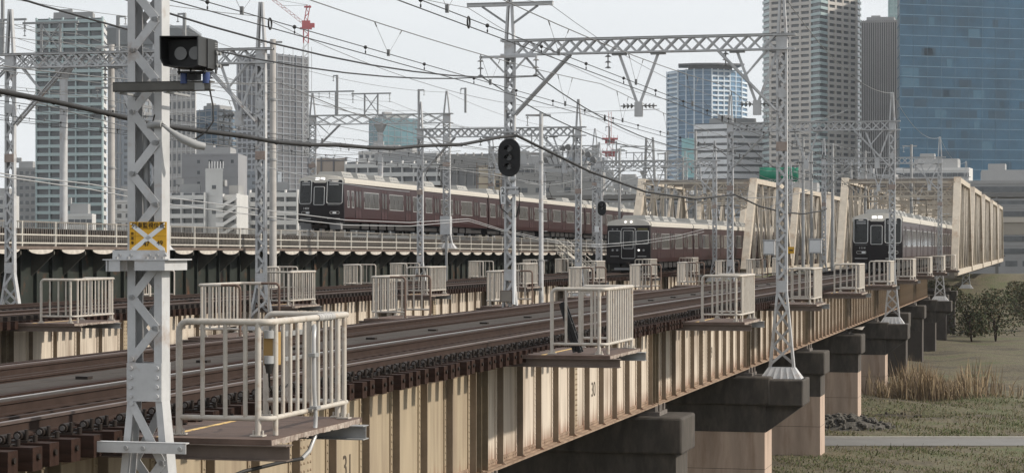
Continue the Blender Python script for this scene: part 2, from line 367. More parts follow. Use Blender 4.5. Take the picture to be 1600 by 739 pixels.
for k in range(0, 12):
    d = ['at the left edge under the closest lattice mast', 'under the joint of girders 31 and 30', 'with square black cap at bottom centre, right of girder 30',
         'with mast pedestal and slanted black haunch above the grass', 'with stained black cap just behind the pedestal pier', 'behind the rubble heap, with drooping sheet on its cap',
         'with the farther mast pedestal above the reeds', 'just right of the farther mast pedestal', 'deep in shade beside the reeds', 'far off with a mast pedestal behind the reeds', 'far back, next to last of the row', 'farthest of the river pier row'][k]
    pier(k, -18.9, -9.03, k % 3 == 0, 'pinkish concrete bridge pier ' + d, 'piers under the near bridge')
for k in range(2, 9):
    pier(k, -37.0, -26.8, False, 'concrete pier of the middle bridge, %s of its row, in shade behind the near bridge' % ORD[k-2], 'piers under the middle bridge')
# sheet of tarpaulin sagging on pier 5
m = MB(); vs = []; fs = []
for i in range(9):
    for j in range(5): vs.append((-1.9+i*.27, -.9+j*.42, -.0 - .35*(1-i/8)**2 + .05*math.sin(i*1.3+j) ))
for i in range(8):
    for j in range(4): fs.append((i*5+j, i*5+j+1, (i+1)*5+j+1, (i+1)*5+j))
m.add(vs, fs, 0, True); o = m.build('tarpaulin', mat('grey_sheet', (.3,.27,.24), .8), None, BW(-9.3, joint(5), -4.0), RZ)
sol = o.modifiers.new('solid', 'SOLIDIFY'); sol.thickness = .02
tag(o, 'pale grey sheet hung under the girder over the pier cap behind the mast', 'sheet')

# ================================================================== GIRDERS
GH = 1.94; GZB = -4.06
STO = [.13] + [1.40+1.528*i for i in range(11)] + [JD-.17]
def stiff_mesh():
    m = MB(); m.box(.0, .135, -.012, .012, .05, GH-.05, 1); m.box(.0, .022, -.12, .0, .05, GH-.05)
    for i in range(16): m.ball((.024, -.07, .12+i*.113), (.016, .02, .02), 0, 6, 3)
    m.prism([(0.,0.03),(.2,.03),(.0,.2)], 'y', -.008, .008)
    return m.mesh('stiffener', [GIRD, mat('dark_stiffener', (.21, .17, .13), .75, var=.3, scale=2, spec=.15)])  # stand-out leg darker than the riveted leg
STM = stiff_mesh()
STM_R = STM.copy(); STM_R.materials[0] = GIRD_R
def splice_mesh(w, rows):
    m = MB(); m.box(.0, .014, -w/2, w/2, .12, GH-.12)
    for i in range(15):
        for r_ in rows: m.ball((.016, r_, .2+i*.11), (.018, .022, .022), 1, 6, 3)
    for i in range(4): m.box(.012, .03, -w/2+.04, w/2-.04, .14+.07*i, .165+.07*i, 1)
    return m.mesh('splice_plate', [GIRD, mat('rivet_brown', (.28,.21,.145), .6)])
SPM = splice_mesh(.52, (-.18, -.06, .1, .2)); 
def end_mesh():
    m = MB(); m.box(0, .16, -.17, -.15, .04, GH-.04); m.box(0, .02, -.33, .0, .04, GH-.04)
    for i in range(16):
        m.ball((.022, -.27, .12+i*.112), (.017, .022, .022), 0, 6, 3); m.ball((.022, -.08, .12+i*.112), (.017, .022, .022), 0, 6, 3)
    return m.mesh('end_post', [mat('olive_girder_paint', (.16,.13,.09), .65, var=.3, rust=.3, spec=.2)])
ENDM = end_mesh()
def girder_span(k, q, dq, gmat, stm, label, num, group, sides=4):
    s = joint(k); T = thing('plate_girder', label, 'bridge girder', BW(q, s, GZB), RZ, group)
    L = JD-.06
    m = MB(); m.box(-.012, 0., .03, L, .03, GH-.03); m.build('web', gmat, T)
    m = MB(); m.box(-.2, .19, .03, L, -.01, .03); m.box(0.001, .11, .03, L, .03, .045); m.box(.0, .018, .03, L, .045, .15)
    for i in range(120): m.ball((.02, .1+i*.142, .1), (.015, .018, .018), 0, 5, 3)
    m.build('bottom_flange', FLG, T)
    m = MB(); m.box(-.2, .19, .03, L, GH-.03, GH); m.box(.0, .018, .03, L, GH-.15, GH-.03); m.build('top_flange', FLG, T)
    for i, y in enumerate(STO[1:-1]):
        if i == 4:
            link('splice_plate', SPM, T, (0, y+.55, 0))
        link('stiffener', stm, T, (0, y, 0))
    link('end_post', ENDM, T, (0, L-.02, 0)); o = link('end_post', ENDM, T, (0, .36, 0))
    m = MB()
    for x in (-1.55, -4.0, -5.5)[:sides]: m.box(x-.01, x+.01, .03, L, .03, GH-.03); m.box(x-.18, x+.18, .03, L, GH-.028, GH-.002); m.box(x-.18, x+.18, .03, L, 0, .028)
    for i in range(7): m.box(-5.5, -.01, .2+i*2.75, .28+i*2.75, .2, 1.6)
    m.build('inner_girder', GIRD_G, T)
    if num:
        me = text_mesh(num, .46, INKB, 1.0); me.transform(Matrix(((0,0,1,0),(1,0,0,0),(0,1,0,0),(0,0,0,1))))
        link('number_marking', me, T, (.004, STO[6]+(1.02 if num == '30' else .88), .84))
    return T
FLG = mat('flange_weathered', (.27, .195, .14), .7, var=.35, scale=2, rust=.5, rustcol=(.1,.05,.03), rscale=3)
gl = ['cut by the left edge, behind the closest mast', 'marked 31, clean beige, under the nearest refuge', 'marked 30, pale with rust streaks along its foot', 'third from the left, behind the second lattice mast foot',
      'fourth in line, right of the mast on the pedestal', 'fifth in line, over the rubble heap', 'sixth in line, left of the farther mast', 'seventh in line, right of the farther mast', 'eighth in line, nearing the truss', 'ninth in line, last one before the truss']
for i in range(-1, 9):
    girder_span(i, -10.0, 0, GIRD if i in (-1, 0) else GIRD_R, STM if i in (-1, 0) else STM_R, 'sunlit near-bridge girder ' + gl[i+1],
                {0: '31', 1: '30', 2: '29', 3: '28', 4: '27', 5: '26'}.get(i), 'sunlit girders of the near bridge')
for i in range(0, 9):
    girder_span(i, -28.0, 0, GIRD_R, STM_R, 'cream plate girder of the middle bridge, %s along, seen over the near tracks%s' % (ORD[i], ', marked 29' if i == 2 else ''), '29' if i == 2 else None, 'girders of the middle bridge')

# ================================================================== TRACKS
def rail_prof():
    return [(-.065,0),(.065,0),(.065,.012),(.012,.03),(.012,.112),(.034,.12),(.034,.15),(-.034,.15),(-.034,.12),(-.012,.112),(-.012,.03),(-.065,.012)]
def rail_obj(name, T, x, y0, y1, z, top, dz=0.):
    P = rail_prof(); m = MB(); n = len(P)
    vs = [(a+x, y0, b+z) for a, b in P] + [(a+x, y1, b+z+dz) for a, b in P]
    for i in range(n): m.add([vs[i], vs[(i+1)%n], vs[n+(i+1)%n], vs[n+i]], [(0,1,2,3)], 1 if i in (5, 6, 7) and P[i][1] > .115 and P[(i+1)%n][1] > .14 else 0)
    m.add(vs[:n], [tuple(range(n))[::-1]]); m.add(vs[n:], [tuple(range(n))])
    return m.build(name, [RAILS, top], T)
def sleeper_mesh(detail=True):
    m = MB(); m.box(-1.5, 1.52, -.1, .1, -.22, 0)
    if detail:
        for x in (1.17, .38):                                                   # hook-bolt fastening outside and inside the near rail
            m.box(x-.11, x+.11, -.08, .08, 0, .018, 1)
            m.tube([(x, -.07, .062), (x, .07, .062)], .046, 10, 1); m.tube([(x, -.085, .062), (x, -.069, .062)], .026, 8, 2)
            m.tube([(x+.07, -.02, .02), (x+.07, -.02, .12)], .022, 6, 1)
        m.box(.92, 1.02, -.1, .1, 0, .03)
        m.tube([(1.515, 0, -.09), (1.545, 0, -.09)], .03, 6, 1); m.tube([(1.32, 0, 0), (1.32, 0, .07)], .026, 6, 1)
    return m
SLM = sleeper_mesh().mesh('sleeper', [SLEEP, BLACKI, mat('bolt_end_grey', (.13,.12,.115), .45, .5)])
SLM2 = sleeper_mesh(False).mesh('sleeper_plain', [SLEEP])
def track(q, ztop, s0, s1, label, detail, n_det=100, tops=(RAILB, RAILT), dz=0., guard=True):
    T = thing('railway_track', label, 'railway track', BW(q, s0, ztop-.15), RZ, 'bridge tracks')
    Lk = s1-s0
    rail_obj('rail', T, .765, 0, Lk, 0, tops[0], dz); rail_obj('rail', T, -.765, 0, Lk, 0, tops[1], dz)
    if guard: rail_obj('guard_rail', T, .53, 0, Lk, 0, RAILS, dz); rail_obj('guard_rail', T, -.53, 0, Lk, 0, RAILS, dz)
    m = MB(); m.beam((1.4, 0, .05), (1.4, 0.01, .05), .01, .01); 
    m = MB(); m.beam((-1.32, 0, .06), (-1.32, Lk, .06+dz), .16, .11); m.build('guard_timber', SLEEP, T)
    if not guard: pass
    N = int(Lk/.452); me = SLM if detail else SLM2; rest = MB()
    for i in range(N):
        y = .2 + i*.452
        if detail and i < n_det: 
            o = link('sleeper', me, T, (random.uniform(-.02, .03), y, 0)); o.rotation_euler = (0, 0, random.uniform(-.012, .012))
        else:
            z = dz*y/Lk
            rest.box(-1.5, 1.52, y-.1, y+.1, z-.22, z)
            if y+s0 < 150: rest.box(1.08, 1.3, y-.09, y+.09, z, z+.12, 1)
    o = rest.build('sleeper', [SLEEP, BLACKI], T); o['kind'] = 'stuff'
    return T
TR1, TR2 = -10.77, -14.75
track(TR1, -1.73, 13.0, 420, 'nearest bridge track with a bright polished far rail and bolted sleeper ends', True)
track(TR2, -1.83, 18.0, 420, 'second track of the near bridge, dark rails beyond the grey walkway', False, tops=(RAILS, RAILB))
track(-28.75, -1.90, 40., 420, 'near track of the middle bridge under the brown train', False, tops=(RAILB, RAILB))
track(-32.75, -1.95, 50., 420, 'far track of the middle bridge with dark rails', False, tops=(RAILS, RAILS))
m = MB()
for i in range(3): m.box(-.62+i*.42, -.62+i*.42+.40, 0, 400, 0, .04)
for i in range(60): m.box(-.8, .8, i*6.8, i*6.8+.1, -.12, 0)
for i in range(24): m.box(-.1, .08, 2.5+i*4.3, 2.66+i*4.3, .04, .08, 1)
o = m.build('timber_walkway', [WALK, BLACKI], None, BW(-12.9, 12, -1.87), RZ); tag(o, 'grey plank walkway between the two tracks of the near bridge', 'walkway')

# ================================================================== REFUGE PLATFORMS
def arc(cx, cy, r, a0, a1, n=5): return [(cx+r*math.cos(R(a0+(a1-a0)*i/n)), cy+r*math.sin(R(a0+(a1-a0)*i/n))) for i in range(n+1)]
LY = 2.55
def platform(sg, posts_brown, full=True):
    """sg=+1: outer side at +x (refuge on the right of the track), sg=-1 mirrored. Origin: outer near corner at deck level."""
    T = thing('refuge_platform', 'x', 'refuge platform')
    X = lambda a: sg*a
    H, HB = 1.17, .18; rr = .1
    top = [(-1.0, 0, H-rr-.0)] + [(-1.0+rr-rr*math.cos(R(90*i/5)), 0, H-rr+rr*math.sin(R(90*i/5))) for i in range(1, 6)]
    cor = [(0-rr+rr*math.sin(R(90*i/5)), rr-rr*math.cos(R(90*i/5)), H) for i in range(6)]
    cor2 = [(0-rr+rr*math.cos(R(90*i/5)), LY-rr+rr*math.sin(R(90*i/5)), H) for i in range(6)]
    topb = [(p[0], LY, p[2]) for p in top][::-1]
    path = [(-1.0, 0, 0.)] + top + cor + cor2 + topb + [(-1.0, LY, 0.)]
    if posts_brown:
        a = [(-1.0, 0, 0.)] + top + [(-.55, 0, H)]
        m = MB(); m.tube([(X(p[0]), p[1], p[2]) for p in a], .031, 8); m.build('end_post', BROWNP, T); m = MB(); m.tube([(X(p[0]), LY, p[2]) for p in a], .031, 8); m.build('end_post', BROWNP, T)
        path = [(-.55, 0, H)] + cor + cor2 + [(-.55, LY, H)]
    m = MB(); m.tube([(X(p[0]), p[1], p[2]) for p in path], .035, 10); m.build('handrail', WHITEP, T)
    low = [(-1.0, 0, HB)] + [(p[0], p[1], HB) for p in cor] + [(p[0], p[1], HB) for p in cor2] + [(-1.0, LY, HB)]
    m = MB(); m.tube([(X(p[0]), p[1], p[2]) for p in low], .028, 8); m.build('bottom_rail', WHITEP, T)
    def bar(name, x, y, z0, z1, r_): 
        m = MB(); m.tube([(X(x), y, z0), (X(x), y, z1)], r_, 8); m.build(name, WHITEP, T)
    for y in (0, LY):
        bar('post', -.13, y, 0, H, .034)
        for x in (-.74, -.49, -.27): bar('baluster', x, y, HB, H, .025)
    for i in range(11):
        y = .16 + i*(LY-.32)/10
        bar('post' if i in (0, 10) else 'baluster', 0, y, 0 if i in (0, 10) else HB, H, .03 if i in (0, 10) else .022)
    for (x, y) in ((-1.0, 0), (-.13, 0), (-1.0, LY), (-.13, LY), (0, LY-.16)):      # feet
        m = MB(); m.box(min(X(x-.07), X(x+.07)), max(X(x-.07), X(x+.07)), y-.06, y+.06, 0, .015)
        for d in (-.05, .05): m.tube([(X(x+d), y, .0), (X(x+d), y, .06)], .012, 6)
        m.build('foot_plate', WHITEP, T)
    m = MB(); a, b2 = sorted((X(-1.75), X(.13))); m.box(a, b2, -.32, LY+.1, -.06, -.004); m.build('deck', DECK, T)
    m = MB(); a, b2 = sorted((X(.13), X(.137)))
    for i in range(36):
        y = -.32+i*.08; m.box(a, b2, y, y+.075, -.055-random.uniform(0,.02), -.01)
    m.build('deck_edge', DECKE, T)
    m = MB(); a, b2 = sorted((X(-1.13), X(-1.07))); m.box(a, b2, -.3, LY, -.004, .0); m.build('yellow_line', YLINE, T)
    for y in (-.24, LY-.28):
        m = MB(); a, b2 = sorted((X(-1.9), X(.3)))
        m.box(a, b2, y-.008, y+.008, -.22, -.062); m.box(a, b2, y-.1, y+.1, -.072, -.062); m.box(a, b2, y-.1, y+.1, -.22, -.208)
        m.build('bracket_beam', STEELB if y < 0 else STEELD, T)
    m = MB(); a, b2 = sorted((X(-1.7), X(.1))); m.box(a, a+.06 if sg > 0 else a+.06, -.2, LY, -.16, -.062); m.build('deck_bearer', STEELB, T)
    return T
PN = platform(1, False); PFB = platform(-1, True); PFN = platform(-1, False)
fl = ['beside the closest mast, holding a junction box', 'above girder 30 with a black folded ladder inside', 'just left of the pedestal mast', 'just right of the pedestal mast',
      'second right of the pedestal mast', 'partly behind the foot of the farther lattice mast', 'just right of the farther lattice mast', 'near the right side under the front train', 'far, below the blue-black train windows', 'farthest, at the right end of the sunlit side']
for k in range(0, 10):
    loc = BW(-7.82, joint(k)+.85, -1.96)
    lb = 'white refuge on the sunlit side, ' + fl[k]
    if k == 0: PN.location = loc; PN.rotation_euler = (0,0,RZ); PN['label'] = lb; PN['group'] = 'refuges on the sunlit side of the near bridge'
    else: dup(PN, loc, RZ, lb, 'refuges on the sunlit side of the near bridge')
fl2 = ['behind the big front refuge', 'standing alone left of the signal mast', 'wrapped round the foot of the signal mast', 'just below the small signal',
       'in front of the brown train nose', 'below the brown train doors', 'below the second car of the brown train', 'near the beige truss end post', 'left of the pedestal mast by the truss']
for k in range(9):
    Y = 49.5 + 12.5*k; q, s = sq(-19.5, Y); loc = BW(q, s, -2.08); lb = 'brown-hooped refuge beyond the near tracks, ' + fl2[k]
    if k == 0: PFB.location = loc; PFB.rotation_euler = (0,0,RZ); PFB['label'] = lb; PFB['group'] = 'refuges on the far side of the near bridge'
    else: dup(PFB, loc, RZ, lb, 'refuges on the far side of the near bridge')
for k in range(8):
    lb = 'white railed refuge on the near edge of the middle bridge, %s from the left' % ['first', 'second', 'third', 'fourth', 'fifth', 'sixth', 'seventh', 'eighth'][k]
    dup(PN, BW(-25.75, joint(k+1)-.35, -2.11), RZ, lb, 'refuges on the near edge of the middle bridge')
for k, Y in enumerate([89, 103.8, 116, 124.1, 140.7, 155, 165]):
    q, s = sq(-38, Y); loc = BW(q, s, -2.23); lb = 'pale refuge on the far edge of the middle bridge, %s from left, before the viaduct' % ['first', 'second', 'third', 'fourth', 'fifth', 'sixth', 'seventh'][k]
    if k == 0: PFN.location = loc; PFN.rotation_euler = (0,0,RZ); PFN['label'] = lb; PFN['group'] = 'refuges on the far edge of the middle bridge'
    else: dup(PFN, loc, RZ, lb, 'refuges on the far edge of the middle bridge')

# things on the two nearest refuges (local frames of the refuges)
def on_ref(k, x, y, z): return BW(-7.82+x, joint(k)+.85+y, -1.96+z)
T = thing('junction_box', 'yellowish junction box with grey pipe clamps inside the front refuge rail', 'junction box', on_ref(0, -.06, .1, 0), RZ)
m = MB(); m.box(-.07, .06, .05, .22, .72, 1.06); m.build('case', YELD, T)
m = MB(); m.tube([(0, .03, 1.08), (0, .03, 1.0)], .055, 8); m.tube([(0, .03, .82), (0, .03, .74)], .055, 8); m.build('cap', HOSE, T)
m = MB(); m.tube([(0, .03, .74), (0, .03, .64)], [.05, .03], 8); m.tube([(0,.03,.64),(-.02,.1,.5),(-.05,.3,.42),(-.05,.5,.42),(-.04,.8,.5)], .012, 6); m.build('lead', CABLE, T)
m = MB(); m.box(-.03, .0, .1, 1.2, 1.0, 1.05); m.box(-.03, .0, .1, 1.2, .74, .78); m.box(-.03, .0, .1, .16, 1.05, 1.12); m.build('bracket', STEELD, T)
T = thing('conduit', 'pale grey bent conduit pipe running down outside the front refuge rail', 'conduit', on_ref(0, 0, 0, 0), RZ)
m = MB(); m.tube([(.02, 1.3, 1.09), (.055, 1.22, 1.06), (.065, 1.17, .95), (.07, 1.17, .4), (.08, 1.19, .1), (.08, 1.16, -.1), (.07, 1.0, -.24), (.06, .8, -.3)], .024, 10); m.build('pipe', WIREL, T)
m = MB(); m.tube([(.06, .8, -.3), (.02, .3, -.29), (-.1, -.5, -.31), (-.5, -1.0, -.5), (-.95, -1.6, -.62), (-1.5, -2.0, -.55)], .02, 8); m.build('cable', CABLE, T)
m = MB(); m.box(.02, .1, 1.1, 1.24, .76, .80); m.box(.04, .12, 1.1, 1.24, .2, .23); m.build('clamp', STEELD, T)
m = MB()
for i in range(9): m.tube([(0, 1.35+i*.06, 1.17+.002*math.sin(i*3)), (0, 1.35+(i+1)*.06, 1.17)], .043+.003*math.sin(i*2.1), 10)
o = m.build('cloth_wrap', mat('grey_cloth', (.36,.355,.35), .8), None, on_ref(0, 0, .1, 0), RZ); tag(o, 'grey cloth tied round the top rail of the front refuge', 'cloth')
T = thing('folded_ladder', 'black folded ladder leaning inside the refuge above girder 30', 'ladder', on_ref(1, -.78, .25, 0), RZ)
for dy in (0, .16):
    m = MB(); m.beam((-.08, dy, .93), (.24, dy, .02), .05, .07, (0,1,0)); m.beam((-.12, dy, .9), (.14, dy, .02), .04, .05, (0,1,0)); m.build('stile', BLACK, T)
for i in range(6):
    f = i/6+.1; m = MB(); m.beam((-.08+.32*f, 0, .93-.91*f), (-.08+.32*f, .16, .93-.91*f), .03, .03, (1,0,0)); m.build('rung', STEELD, T)
# ================================================================== CATENARY GANTRIES
def mast(T, x0, zb, zg, zt, ztip, w=.37, wb=.86, d=.2, skirt=True, mt=None, fine=True, bands=(3.1, 5.0), name='mast'):
    """two channels laced together; z in world height, T sits at world z = T.location.z"""
    mt = mt or STEEL; dz = -T.location.z; th = .014; fl = .085
    lv = [(zb, wb/2, d*1.25), (zg, w/2, d), (zt, w/2*.97, d), (ztip, .075, d*.75)]
    m = MB()
    for sg in (-1, 1):
        for (za, ha, da), (zc, hc, dc) in zip(lv[:-1], lv[1:]):
            def seg(xa0, xa1, ya0, ya1, xc0, xc1, yc0, yc1):
                m.hexa([(x0+xa0, ya0, za+dz), (x0+xa1, ya0, za+dz), (x0+xa1, ya1, za+dz), (x0+xa0, ya1, za+dz),
                        (x0+xc0, yc0, zc+dz), (x0+xc1, yc0, zc+dz), (x0+xc1, yc1, zc+dz), (x0+xc0, yc1, zc+dz)])
            A, B = sg*ha, sg*hc; i = -sg
            seg(*sorted((A, A+i*th)), -da/2, da/2, *sorted((B, B+i*th)), -dc/2, dc/2)
            seg(*sorted((A+i*th, A+i*fl)), -da/2, -da/2+th, *sorted((B+i*th, B+i*min(fl, .07))), -dc/2, -dc/2+th)
            seg(*sorted((A+i*th, A+i*fl)), da/2-th, da/2, *sorted((B+i*th, B+i*min(fl, .07))), dc/2-th, dc/2)
    P = m.build(name, mt, T)
    def hw(z):
        for (za, ha, da), (zc, hc, dc) in zip(lv[:-1], lv[1:]):
            if za <= z <= zc: f = (z-za)/(zc-za); return ha+(hc-ha)*f, da+(dc-da)*f
        return lv[-1][1], lv[-1][2]
    def bars(z0, z1, n, wd):
        mF = MB(); mB = MB()
        for i in range(n):
            za = z0+(z1-z0)*i/n; zc = z0+(z1-z0)*(i+1)/n; sg = 1 if i % 2 else -1
            (ha, da), (hc, dc) = hw(za), hw(zc)
            for m, fb, s2 in ((mF, -1, sg), (mB, 1, -sg)):
                a = (x0+s2*(ha-.055), fb*(da/2+.008), za+dz); b = (x0-s2*(hc-.055), fb*(dc/2+.008), zc+dz)
                m.beam(a, b, .085 if fine else .1, .011 if s2 == sg else .009, (1, 0, 0) if False else (b[2]-a[2], 0, -(b[0]-a[0])))
                if fine:
                    for p in (a, b): m.tube([(p[0], p[1]-fb*.0, p[2]), (p[0], p[1]+fb*.02, p[2])], .026, 8)
        mF.build('lacing', mt, P); mB.build('lacing', mt, P)
    bars(zb+.1, zg-.02, max(2, round((zg-zb)/.55)), .08)
    bars(zg+.42, zt-.3, round((zt-.3-zg-.42)/.31), .08)
    def plate(z, h, mm, nm='gusset_plate'):
        ha, da = hw(z+h); hb, db = hw(z); m = MB()
        for fb in (-1, 1):
            y = fb*(da/2+.012); yb = fb*(db/2+.012)
            m.hexa([(x0-hb, yb-.005, z+dz), (x0+hb, yb-.005, z+dz), (x0+hb, yb+.005, z+dz), (x0-hb, yb+.005, z+dz),
                    (x0-ha, y-.005, z+h+dz), (x0+ha, y-.005, z+h+dz), (x0+ha, y+.005, z+h+dz), (x0-ha, y+.005, z+h+dz)])
            if fine:
                for sx in (-1, 1):
                    for k in range(4):
                        zz = z+.05+(h-.1)*k/3; hh = hw(zz)[0]; yy = fb*(hw(zz)[1]/2+.017)
                        m.tube([(x0+sx*(hh-.045), yy, zz+dz), (x0+sx*(hh-.045), yy+fb*.018, zz+dz)], .022, 8)
        m.build(nm, mm, P)
    plate(zg, .38, mt)
    if bands:
        plate(bands[0], .3, STAIN); plate(bands[1], .3, mt); plate(zt-.5, .62, mt)
    if skirt:
        m = MB(); h0 = wb/2+.25; h1 = wb/2+.01; z0 = zb-.36
        m.hexa([(x0-h0, -.35, z0+dz), (x0+h0, -.35, z0+dz), (x0+h0, .35, z0+dz), (x0-h0, .35, z0+dz), (x0-h1, -.16, zb+dz), (x0+h1, -.16, zb+dz), (x0+h1, .16, zb+dz), (x0-h1, .16, zb+dz)])
        m.box(x0-h0-.06, x0+h0+.06, -.42, .42, z0+dz-.03, z0+dz+.0)
        for k in range(5):
            xx = -.32+.16*k; m.hexa([(x0+xx*1.5-.012, -.40, z0+dz), (x0+xx*1.5+.012, -.40, z0+dz), (x0+xx*1.5+.012, -.34, z0+dz), (x0+xx*1.5-.012, -.34, z0+dz),
                                    (x0+xx-.012, -.175, zb+dz), (x0+xx+.012, -.175, zb+dz), (x0+xx+.012, -.15, zb+dz), (x0+xx-.012, -.15, zb+dz)])
        m.build('base_skirt', STEEL, P)
    return P
STAIN = mat('rusty_gusset', (.33, .27, .24), .6, .1, var=.2, rust=.5, rustcol=(.2,.12,.09), rscale=4)
def insulator(m, p, n=3, r=.11, h=.42, mi=0):
    x, y, z = p; m.tube([(x, y, z), (x, y, z-h)], .022, 6, mi)
    for i in range(n):
        zz = z-.08-(h-.12)*i/max(1, n-1); m.tube([(x, y, zz+.03), (x, y, zz-.025)], [r*.35, r], 10, mi)
def gantry(q, s, dz, width, label, group, zb=-4.02, xleg=-4.02, zg=-1.55, tb=6.93, bb=6.46, extras=True, mt=None, step=.45, mast2=True, d=.24, w=.37, skirt=True):
    mt = mt or STEEL
    T = thing('catenary_gantry', label, 'overhead line gantry', BW(q, s, zb-.36+dz), RZ, group)
    tz = -T.location.z
    mast(T, 0, zb+dz, zg+dz, tb-.1+dz, 8.55+dz, mt=mt, skirt=skirt, w=w, bands=(3.1+dz, 4.85+dz))
    if mast2: mast(T, -width, xleg+dz, zg+.35+dz, tb-.1+dz, 8.55+dz, skirt=True, mt=mt, w=w, bands=(3.1+dz, 4.85+dz))
    m = MB(); x0, x1 = -width-.3, .45
    for y in (-d/2, d/2):
        for z in (tb, bb): m.box(x0, x1, y-.045, y+.045, z-.028+tz+dz, z+.028+tz+dz)
    m.box(x0, x1, -d/2-.06, d/2+.06, tb+.03+tz+dz, tb+.045+tz+dz, 1)
    P = m.build('crossbeam', [mt, STEELD], T)
    m = MB(); n = int((width-.4)/step)
    for i in range(n):
        xa = -width+.2+(width-.4)*i/n; xb = -width+.2+(width-.4)*(i+1)/n
        for y in (-d/2-.012, d/2+.012):
            m.beam((xa, y, bb+tz+dz), (xb, y, tb+tz+dz), .055, .01, (0, 0, 1)); m.beam((xa, y+.011, tb+tz+dz), (xb, y+.011, bb+tz+dz), .055, .01, (0, 0, 1))
    m.build('lattice', mt, P)
    for x, sg in (((0, -1), (-width, 1)) if mast2 else ((0, -1),)):
        m = MB(); hi = (x+sg*2.1, 0, bb-.03+tz+dz); lo = (x+sg*.17, 0, 4.42+tz+dz)
        for y in (-.13, .13): m.beam((lo[0], y, lo[2]), (hi[0], y, hi[2]), .09, .02, (0, 0, 1)); m.beam((lo[0], y-.03, lo[2]), (hi[0], y-.03, hi[2]), .02, .08, (0, 0, 1))
        mid = (x+sg*1.25, 0, 4.42+2.04*.56+tz+dz)
        for y in (-.1, .1): m.beam(mid, (x+sg*.5, y, bb-.03+tz+dz), .06, .02, (0, 0, 1))
        m.build('knee_brace', mt, T)
    if extras:
        xs = [-1.87, -5.85] if width > 9 else [-2.5]
        for xc in xs:
            xc += 1.05
            m = MB()
            for sg in (-1, 1): m.beam((xc+sg*.66, 0, bb-.06+tz+dz), (xc+sg*.05, 0, 4.75+tz+dz), .09, .05, (1, 0, 0)); m.box(xc+sg*.66-.25, xc+sg*.66+.25, -.1, .1, bb-.09+tz+dz, bb-.03+tz+dz, 1)
            m.box(xc-.13, xc+.13, -.1, .1, 4.3+tz+dz, 4.78+tz+dz)
            V = m.build('drop_bracket', [mt, STEELD], T)
            for sg in (-1, 1):
                m = MB()
                m.tube([(xc+sg*.13, 0, 4.66+tz+dz), (xc+sg*.62, 0, 4.66+tz+dz)], .02, 6)
                for k in range(3): m.tube([(xc+sg*(.2+.13*k), 0, 4.66+tz+dz), (xc+sg*(.26+.13*k), 0, 4.66+tz+dz)], [.04, .1], 8)
                m.build('insulator', INSUL, V)
            m = MB(); insulator(m, (xc-1.05, 0, bb-.03+tz+dz), 3, .12, .5); m.build('insulator', INSUL, T)
    return T
GR1 = 'gantries over the near bridge'
G0 = gantry(-8.79, joint(0), 0, 9.43, 'closest lattice mast, tall grey at left, carrying the yellow sign and black lamp box', GR1, extras=False)
G1 = gantry(-8.77, joint(3), 0, 9.25, 'wide gantry from the big signal mast to the mast on the black pedestal', GR1)
gantry(-8.9, joint(6), 0, 9.12, 'second gantry on the near bridge, right mast in front of the blue-black train', GR1)
gantry(-8.9, joint(9), 0, 9.12, 'third gantry on the near bridge, over the truss entrance', GR1)
gantry(-8.9, joint(12), 0, 9.12, 'farthest gantry on the near bridge, small behind the truss', GR1)
GR2 = 'gantries over the middle bridge'
g2 = [('gantry of the middle bridge with a slim mast just right of the closest mast', 71.0), ('middle bridge gantry with slim masts left and right of the big signal', 122.6), ('gantry of the middle bridge over the brown train', 174.2), ('small gantry of the middle bridge behind the truss end post', 226)]
for lb, s in g2: gantry(-26.7, s, -.15, 9.5, lb, GR2, zb=-2.4, xleg=-2.4, zg=-1.2)
GR3 = 'gantries over the viaduct'
def vgantry(s, label):
    T = gantry(-42.6, s, 2.55, 10.2, label, GR3, zb=-2.4, xleg=-2.4, zg=-1.6, tb=6.9, bb=6.25, extras=False, step=1.1, w=.55, d=.4)
    tz = -T.location.z
    def hookpole(x, h, arm): 
        m = MB(); m.beam((x, 0, 9.5+tz), (x, 0, 9.5+h+tz), .14, .14, (1,0,0)); m.beam((x, 0, 9.45+h+tz), (x+arm, 0, 9.45+h+tz), .08, .08, (0,1,0)); insulator(m, (x+arm, 0, 9.45+h+tz), 2, .09, .4); m.build('hook_pole', STEELD, T)
    hookpole(-8.3, 2.9, -.3); hookpole(-2.1, 1.75, .4); hookpole(1.4, 1.8, -.35)
    m = MB(); m.beam((-8.35, 0, 9.5+tz), (-8.35, 0, 11.2+tz), .2, .2, (1,0,0)); m.box(-10.8, -7.0, -.05, .05, 11.15+tz, 11.25+tz)
    for x in (-10.6, -9.7, -8.9, -7.1): insulator(m, (x, 0, 11.15+tz), 2, .08, .4)
    m.build('cross_arm', STEELD, T)
    m = MB()
    for x in (-6.2, -5.2): m.beam((x, 0, 9.5+tz), (x, 0, 11.0+tz), .1, .1, (1,0,0))
    m.box(-7.2, -4.2, -.05, .05, 10.95+tz, 11.05+tz); m.beam((-6.2,0,9.6+tz),(-5.2,0,10.9+tz),.06,.06,(0,1,0)); m.beam((-6.2,0,10.9+tz),(-5.2,0,9.6+tz),.06,.06,(0,1,0))
    for x in (-7.1, -4.3): insulator(m, (x, 0, 10.95+tz), 3, .09, .6)
    m.build('frame', STEELD, T)
    m = MB(); m.tube([(-5.0, 0, .3+tz), (-5.0, 0, 8.3+tz)], .2, 10); m.tube([(-5.0, 0, 8.2+tz), (-5.0, 0, 8.75+tz)], [.22, .5], 10); m.build('centre_column', STEEL, T)
    return T
vgantry(151, 'gantry of the viaduct with many top arms, above the maroon train roof'); vgantry(203, 'second gantry of the viaduct, behind the signal mast'); vgantry(255, 'farthest small gantry of the viaduct'); vgantry(99, 'left gantry of the viaduct, partly behind the closest mast')

